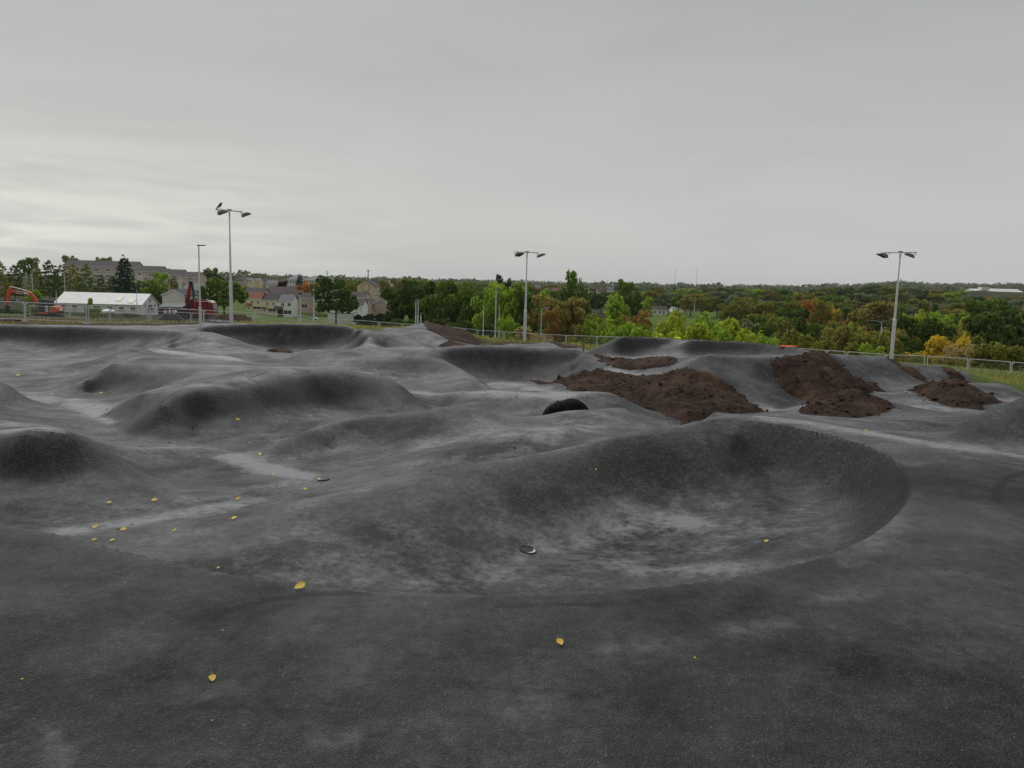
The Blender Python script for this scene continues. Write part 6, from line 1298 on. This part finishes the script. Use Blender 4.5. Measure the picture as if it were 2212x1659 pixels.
def grab_lorry():
    y = 150.0; s = PX(y); o = at(424, 689, y); t = thing('grab_lorry', o, 'red grab lorry with its crane and clamshell raised behind the left fence', 'lorry')
    q = lambda u, v: ((u-424)*s, (689-v)*s)
    def pr(name, uv, y0, y1, m_, par=t, bev=0.02): return MB().prism([q(*p) for p in uv], y0, y1).build(name, m_, par, bevel=bev)
    pr('chassis', [(390, 682), (390, 678), (464, 678), (464, 682)], -.5, .5, 'dark_steel')
    for u in (395, 407, 419, 447, 458):
        x, z = q(u, 684)
        for yy in (-1.2, .85): wheel(t, x, yy, yy+.35, z, .5)
    b = pr('tipper_body', [(426, 678), (424, 651), (454.5, 650), (454.5, 678)], -1.2, 1.2, 'paint_red', bev=.04)
    for u in (430, 436, 442, 448, 453): pr('rib', [(u, 677), (u, 651.5), (u+1.2, 651.5), (u+1.2, 677)], -1.28, -1.2, 'paint_dark_red', b, 0)
    c = pr('cab', [(455.5, 680), (455.5, 655), (458, 652), (463.5, 653), (466, 664), (467, 680)], -1.2, 1.2, 'paint_red', bev=.05); pr('windscreen', [(459, 667), (459, 657), (464, 657.5), (465.6, 667)], -1.22, -1.2, 'pane_glass', c, 0); pr('windscreen', [(466.1, 667), (464.4, 656), (465, 656), (466.9, 667)], -1.0, 1.0, 'pane_glass', c, 0)
    pr('air_deflector', [(453, 651.5), (453, 648.5), (459, 649), (463, 653), (455, 653)], -1.0, 1.0, 'white_paint', c)
    pr('load_bed', [(388, 678), (388, 668), (425, 668), (425, 678)], -1.2, 1.2, 'paint_dark_red')
    pr('crane_column', [(404, 668), (402.5, 652), (403.5, 643), (409, 643), (411.5, 655), (411.5, 668)], -.35, .35, 'paint_dark_red')
    pr('crane_boom', [(403.5, 650), (405, 640), (411.5, 611), (415.5, 612), (412, 640), (409, 652)], -.28, .28, 'paint_red'); pr('boom_tip', [(410.5, 617), (411.5, 608.5), (416.5, 608.5), (417, 617)], -.32, .32, 'black_paint')
    pr('crane_jib', [(415.5, 612), (418, 611), (421, 630), (420.5, 646), (418, 646), (417.5, 632)], -.2, .2, 'black_paint')
    g = pr('clamshell_grab', [(418, 646), (421, 646), (424, 652), (427.5, 662), (420, 664), (411, 663), (412.5, 652)], -.8, .8, 'paint_dark_red', bev=.05); pr('grab_jaw', [(411, 663), (419, 658), (419, 666), (414, 667)], -.7, .7, 'black_paint', g); pr('grab_jaw', [(427.5, 662), (420, 658), (420, 666), (425, 667)], -.7, .7, 'black_paint', g)
    pr('stabiliser', [(399, 689), (399, 668), (401, 668), (401, 689)], -1.3, -1.1, 'dark_steel'); pr('stabiliser', [(399, 689), (399, 668), (401, 668), (401, 689)], 1.1, 1.3, 'dark_steel')
grab_lorry()
def car(u0, u1, vb, y, m_, label, van=False):
    s = PX(y); o = at((u0+u1)/2, vb, y); t = thing('parked_car', o, label, 'car', 'parked cars'); Lc = (u1-u0)*s; k = Lc/4.2
    P = [(-2.1, .35), (-2.08, .75), (-1.5, .92), (-.9, 1.38), (.6, 1.42), (1.25, .98), (1.95, .85), (2.1, .6), (2.08, .32)] if not van else [(-2.1, .35), (-2.1, 1.7), (-1.9, 1.85), (.9, 1.85), (1.35, 1.1), (2.0, .95), (2.1, .35)]
    b = MB().prism([(x*k, z*k) for x, z in P], -.85*k, .85*k).build('body', m_, t, bevel=.06*k)
    MB().prism([(x*k, z*k) for x, z in [(-1.35, .95), (-.85, 1.31), (.52, 1.34), (1.05, .98)]], -.87*k, .87*k).build('window', 'pane_glass', b)
    for x in (-1.3, 1.3):
        for yy in (-.9, .7): wheel(t, x*k, yy*k, (yy+.2)*k, .32*k, .32*k)
    for yy in (-.6, .6): MB().box((2.07*k, yy*k, .66*k), (.08*k, .3*k, .14*k)).build('headlight', 'upvc', b)
car(667, 686.5, 690.5, 250, 'white_paint', 'white hatchback parked by the kerb left of the big dark tree')
car(365, 386, 677.5, 160, 'white_paint', 'white car behind the gravel heap'); car(24, 40, 652, 190, 'black_paint', 'dark car parked below the digger boom'); car(1466, 1475, 677.5, 400, 'white_paint', 'small white car on the green slope right of the bungalow')
# ------------------------------------------------------------------ heaps and materials lying beyond the track
def heap(name, u0, u1, vtop, vbase, y, m_, label, cat, seed, flat=1.0, lumps=0):
    s = PX(y); c = at((u0+u1)/2, vbase, y); w = (u1-u0)*s/2; h = (vbase-vtop)*s; r = random.Random(seed); ph = [r.uniform(0, 6) for _ in range(4)]
    def fn(p): return 1 + .10*math.sin(4*p.x+ph[0]) + .08*math.sin(7*p.y+5*p.x+ph[1]) + r.uniform(-.03, .03)
    t = thing(name, c - np.array([0, 0, .15]), label, cat, 'heaps behind the fence'); m2 = MB(); vs = []; nr, na = 14, 36
    for i in range(nr+1):
        q = i/nr
        for k in range(na):
            a = 2*math.pi*k/na; rad = q*(1+.09*math.sin(3*a+ph[2])+.05*math.sin(7*a+ph[3])); z = (1-q)**.85*(1+.12*math.sin(5*a+ph[0])*q) if flat == 1 else min(1, 1.5*(1-q))
            vs.append((w*rad*math.cos(a), w*.7*rad*math.sin(a), (h+.15)*z + r.uniform(-.04, .04)*h))
    m2.add(vs, [(i*na+k, i*na+(k+1) % na, (i+1)*na+(k+1) % na, (i+1)*na+k) for i in range(nr) for k in range(na)]).build('pile', m_, t, True)
    if lumps:
        g = np.random.default_rng(seed); a = g.uniform(0, 6.28, lumps); q = g.uniform(0.1, 1.05, lumps); scatter_lumps('lumps', np.stack([w*q*np.cos(a), w*.7*q*np.sin(a), (h+.15)*np.clip(1-q, 0, 1)**.85], 1), g.uniform(.03, .12, lumps), m_, t)
heap('gravel_heap', 326, 412, 677.5, 699, 66, 'gravel_grey', 'flat-topped dark grey gravel heap behind the left fence', 'gravel heap', 3, 2)
heap('soil_heap', 428, 575, 679, 703, 72, 'soil', 'long dark brown soil heap behind the left floodlight', 'soil heap', 5, 2, 60)
heap('soil_heap', -60, 110, 689, 701, 52, 'soil', 'low brown soil ridge at the left edge behind the track', 'soil heap', 7, 1, 40)
heap('soil_heap', 110, 330, 693, 702, 56, 'soil', 'low broken soil ridge along the left fence', 'soil heap', 9, 1, 60)
heap('stone_heap', 74, 98, 681, 690, 88, 'gravel_grey', 'left grey rubble heap below the digger tracks', 'rubble heap', 11); heap('stone_heap', 96, 116, 681.5, 690, 88, 'gravel_grey', 'middle grey rubble heap below the digger tracks', 'rubble heap', 13); heap('stone_heap', 122, 142, 681.5, 690, 88, 'gravel_grey', 'right grey rubble heap behind the digger tracks', 'rubble heap', 15)
def pipe(u0, u1, v, y, r, label):
    a, b = at(u0, v, y), at(u1, v, y+.5); t = thing('concrete_pipe', a, label, 'pipe', 'concrete pipes by the floodlight'); d = Vector(b-a); d.z = 0; n = 20; vs = []
    x = d.normalized(); yv = Vector((-x.y, x.x, 0))
    for e, rr in ((0, r), (0, r*.8), (1, r*.8), (1, r)): vs += [Vector((0, 0, r)) + d*e + (yv*math.cos(2*math.pi*k/n) + Vector((0, 0, 1))*math.sin(2*math.pi*k/n))*rr for k in range(n)]
    MB().add(vs, [(j*n+k, j*n+(k+1) % n, ((j+1) % 4)*n+(k+1) % n, ((j+1) % 4)*n+k) for j in range(4) for k in range(n)]).build('barrel', 'concrete', t, True)
pipe(452, 478, 700, 55, .15, 'left concrete pipe lying by the left floodlight'); pipe(468, 497, 701, 54, .13, 'right concrete pipe lying against the left floodlight')
def boards(u, v, y, w, label, n=3):
    p = at(u, v, y); t = thing('board_stack', p, label, 'boards'); r = random.Random(int(u))
    for k in range(n): MB().box((r.uniform(-.05, .05), 0, .03+.05*k), (w*(1-.1*k), .5, .04), r.uniform(-.1, .1)).build('board', 'timber', t)
boards(520, 703, 53, 1.1, 'small stack of boards right of the left floodlight'); boards(410, 700, 55, .9, 'loose boards left of the slim lamp post', 2); boards(600, 700, 60, 2.6, 'pale timber pallet boards in the yellow grass', 2)
def barrier():
    a, b = at(351, 677, 142), at(379, 678, 142); d = Vector(b-a); t = thing('safety_barrier', a, 'red and white plastic barrier in front of the white car', 'barrier'); n = 6
    for k in range(n): MB().bar(d*(k/n) + Vector((0, 0, .3)), d*((k+1)/n) + Vector((0, 0, .3)), .3, .6).build('section', 'paint_red' if k % 2 == 0 else 'white_paint', t)
barrier()
def parasol():
    p = at(234, 672, 140); t = thing('parasol', p, 'white domed parasol in front of the hut wall', 'parasol'); vs = []; n = 16; R = 13.5*PX(140)
    for i in range(5):
        q = i/4; vs += [(R*q*math.cos(2*math.pi*k/n), R*q*math.sin(2*math.pi*k/n), .45-.45*q*q) for k in range(n)]
    MB().add(vs, [(i*n+k, i*n+(k+1) % n, (i+1)*n+(k+1) % n, (i+1)*n+k) for i in range(4) for k in range(n)]).build('canopy', 'white_paint', t, True); MB().tube([(0, 0, -2.2), (0, 0, .45)], .03, 6).build('pole', 'galvanised', t)
parasol()
# estate road and kerb by the houses, lawns lie in the ground sheet
def strip(name, uvy, w, m_, lift, kind='structure'):
    P = [at(*p)[:2] for p in uvy]; Q = []
    for a, b in zip(P[:-1], P[1:]):
        for k in range(10): Q.append(a+(b-a)*k/10)
    Q.append(P[-1]); Q = np.array(Q); d = np.gradient(Q, axis=0); d /= np.linalg.norm(d, axis=1)[:, None]; nrm = np.stack([-d[:, 1], d[:, 0]], 1)
    cols = [Q + nrm*w*f for f in (-.5, -.25, 0, .25, .5)]; X = np.stack([c[:, 0] for c in cols], 1); Y = np.stack([c[:, 1] for c in cols], 1)
    Z = ground_z(X.ravel(), Y.ravel()).reshape(X.shape) + lift
    me = grid_mesh(name, X, Y, Z); me.materials.append(MATS[m_]); o = link(name, me); o['kind'] = kind; return o
strip('road', [(470, 690, 240), (640, 690, 243), (690, 692, 246), (760, 690, 240), (860, 700, 190)], 6, 'road_grey', .08)
strip('road', [(985, 735, 96), (1020, 737, 98), (1060, 738, 98), (1120, 740, 96)], 5, 'road_grey', .10)
# ------------------------------------------------------------------ air: thin haze over the valley
def haze():
    m = bpy.data.materials.new('haze_air'); m.use_nodes = True; nt = m.node_tree; nt.nodes.clear()
    v = N(nt, 'ShaderNodeVolumePrincipled'); v.inputs['Color'].default_value = (0.82, 0.86, 0.90, 1); v.inputs['Density'].default_value = 0.00006; v.inputs['Anisotropy'].default_value = 0.2
    o = N(nt, 'ShaderNodeOutputMaterial'); L(nt, v.outputs[0], o.inputs['Volume'])
    MATS['haze_air'] = m
    h = MB().box((0, 3450, 45), (16400, 7300, 130)).build('haze', 'haze_air'); h['kind'] = 'stuff'; tag(h, 'thin pale haze in the air over the valley', 'haze')
haze()
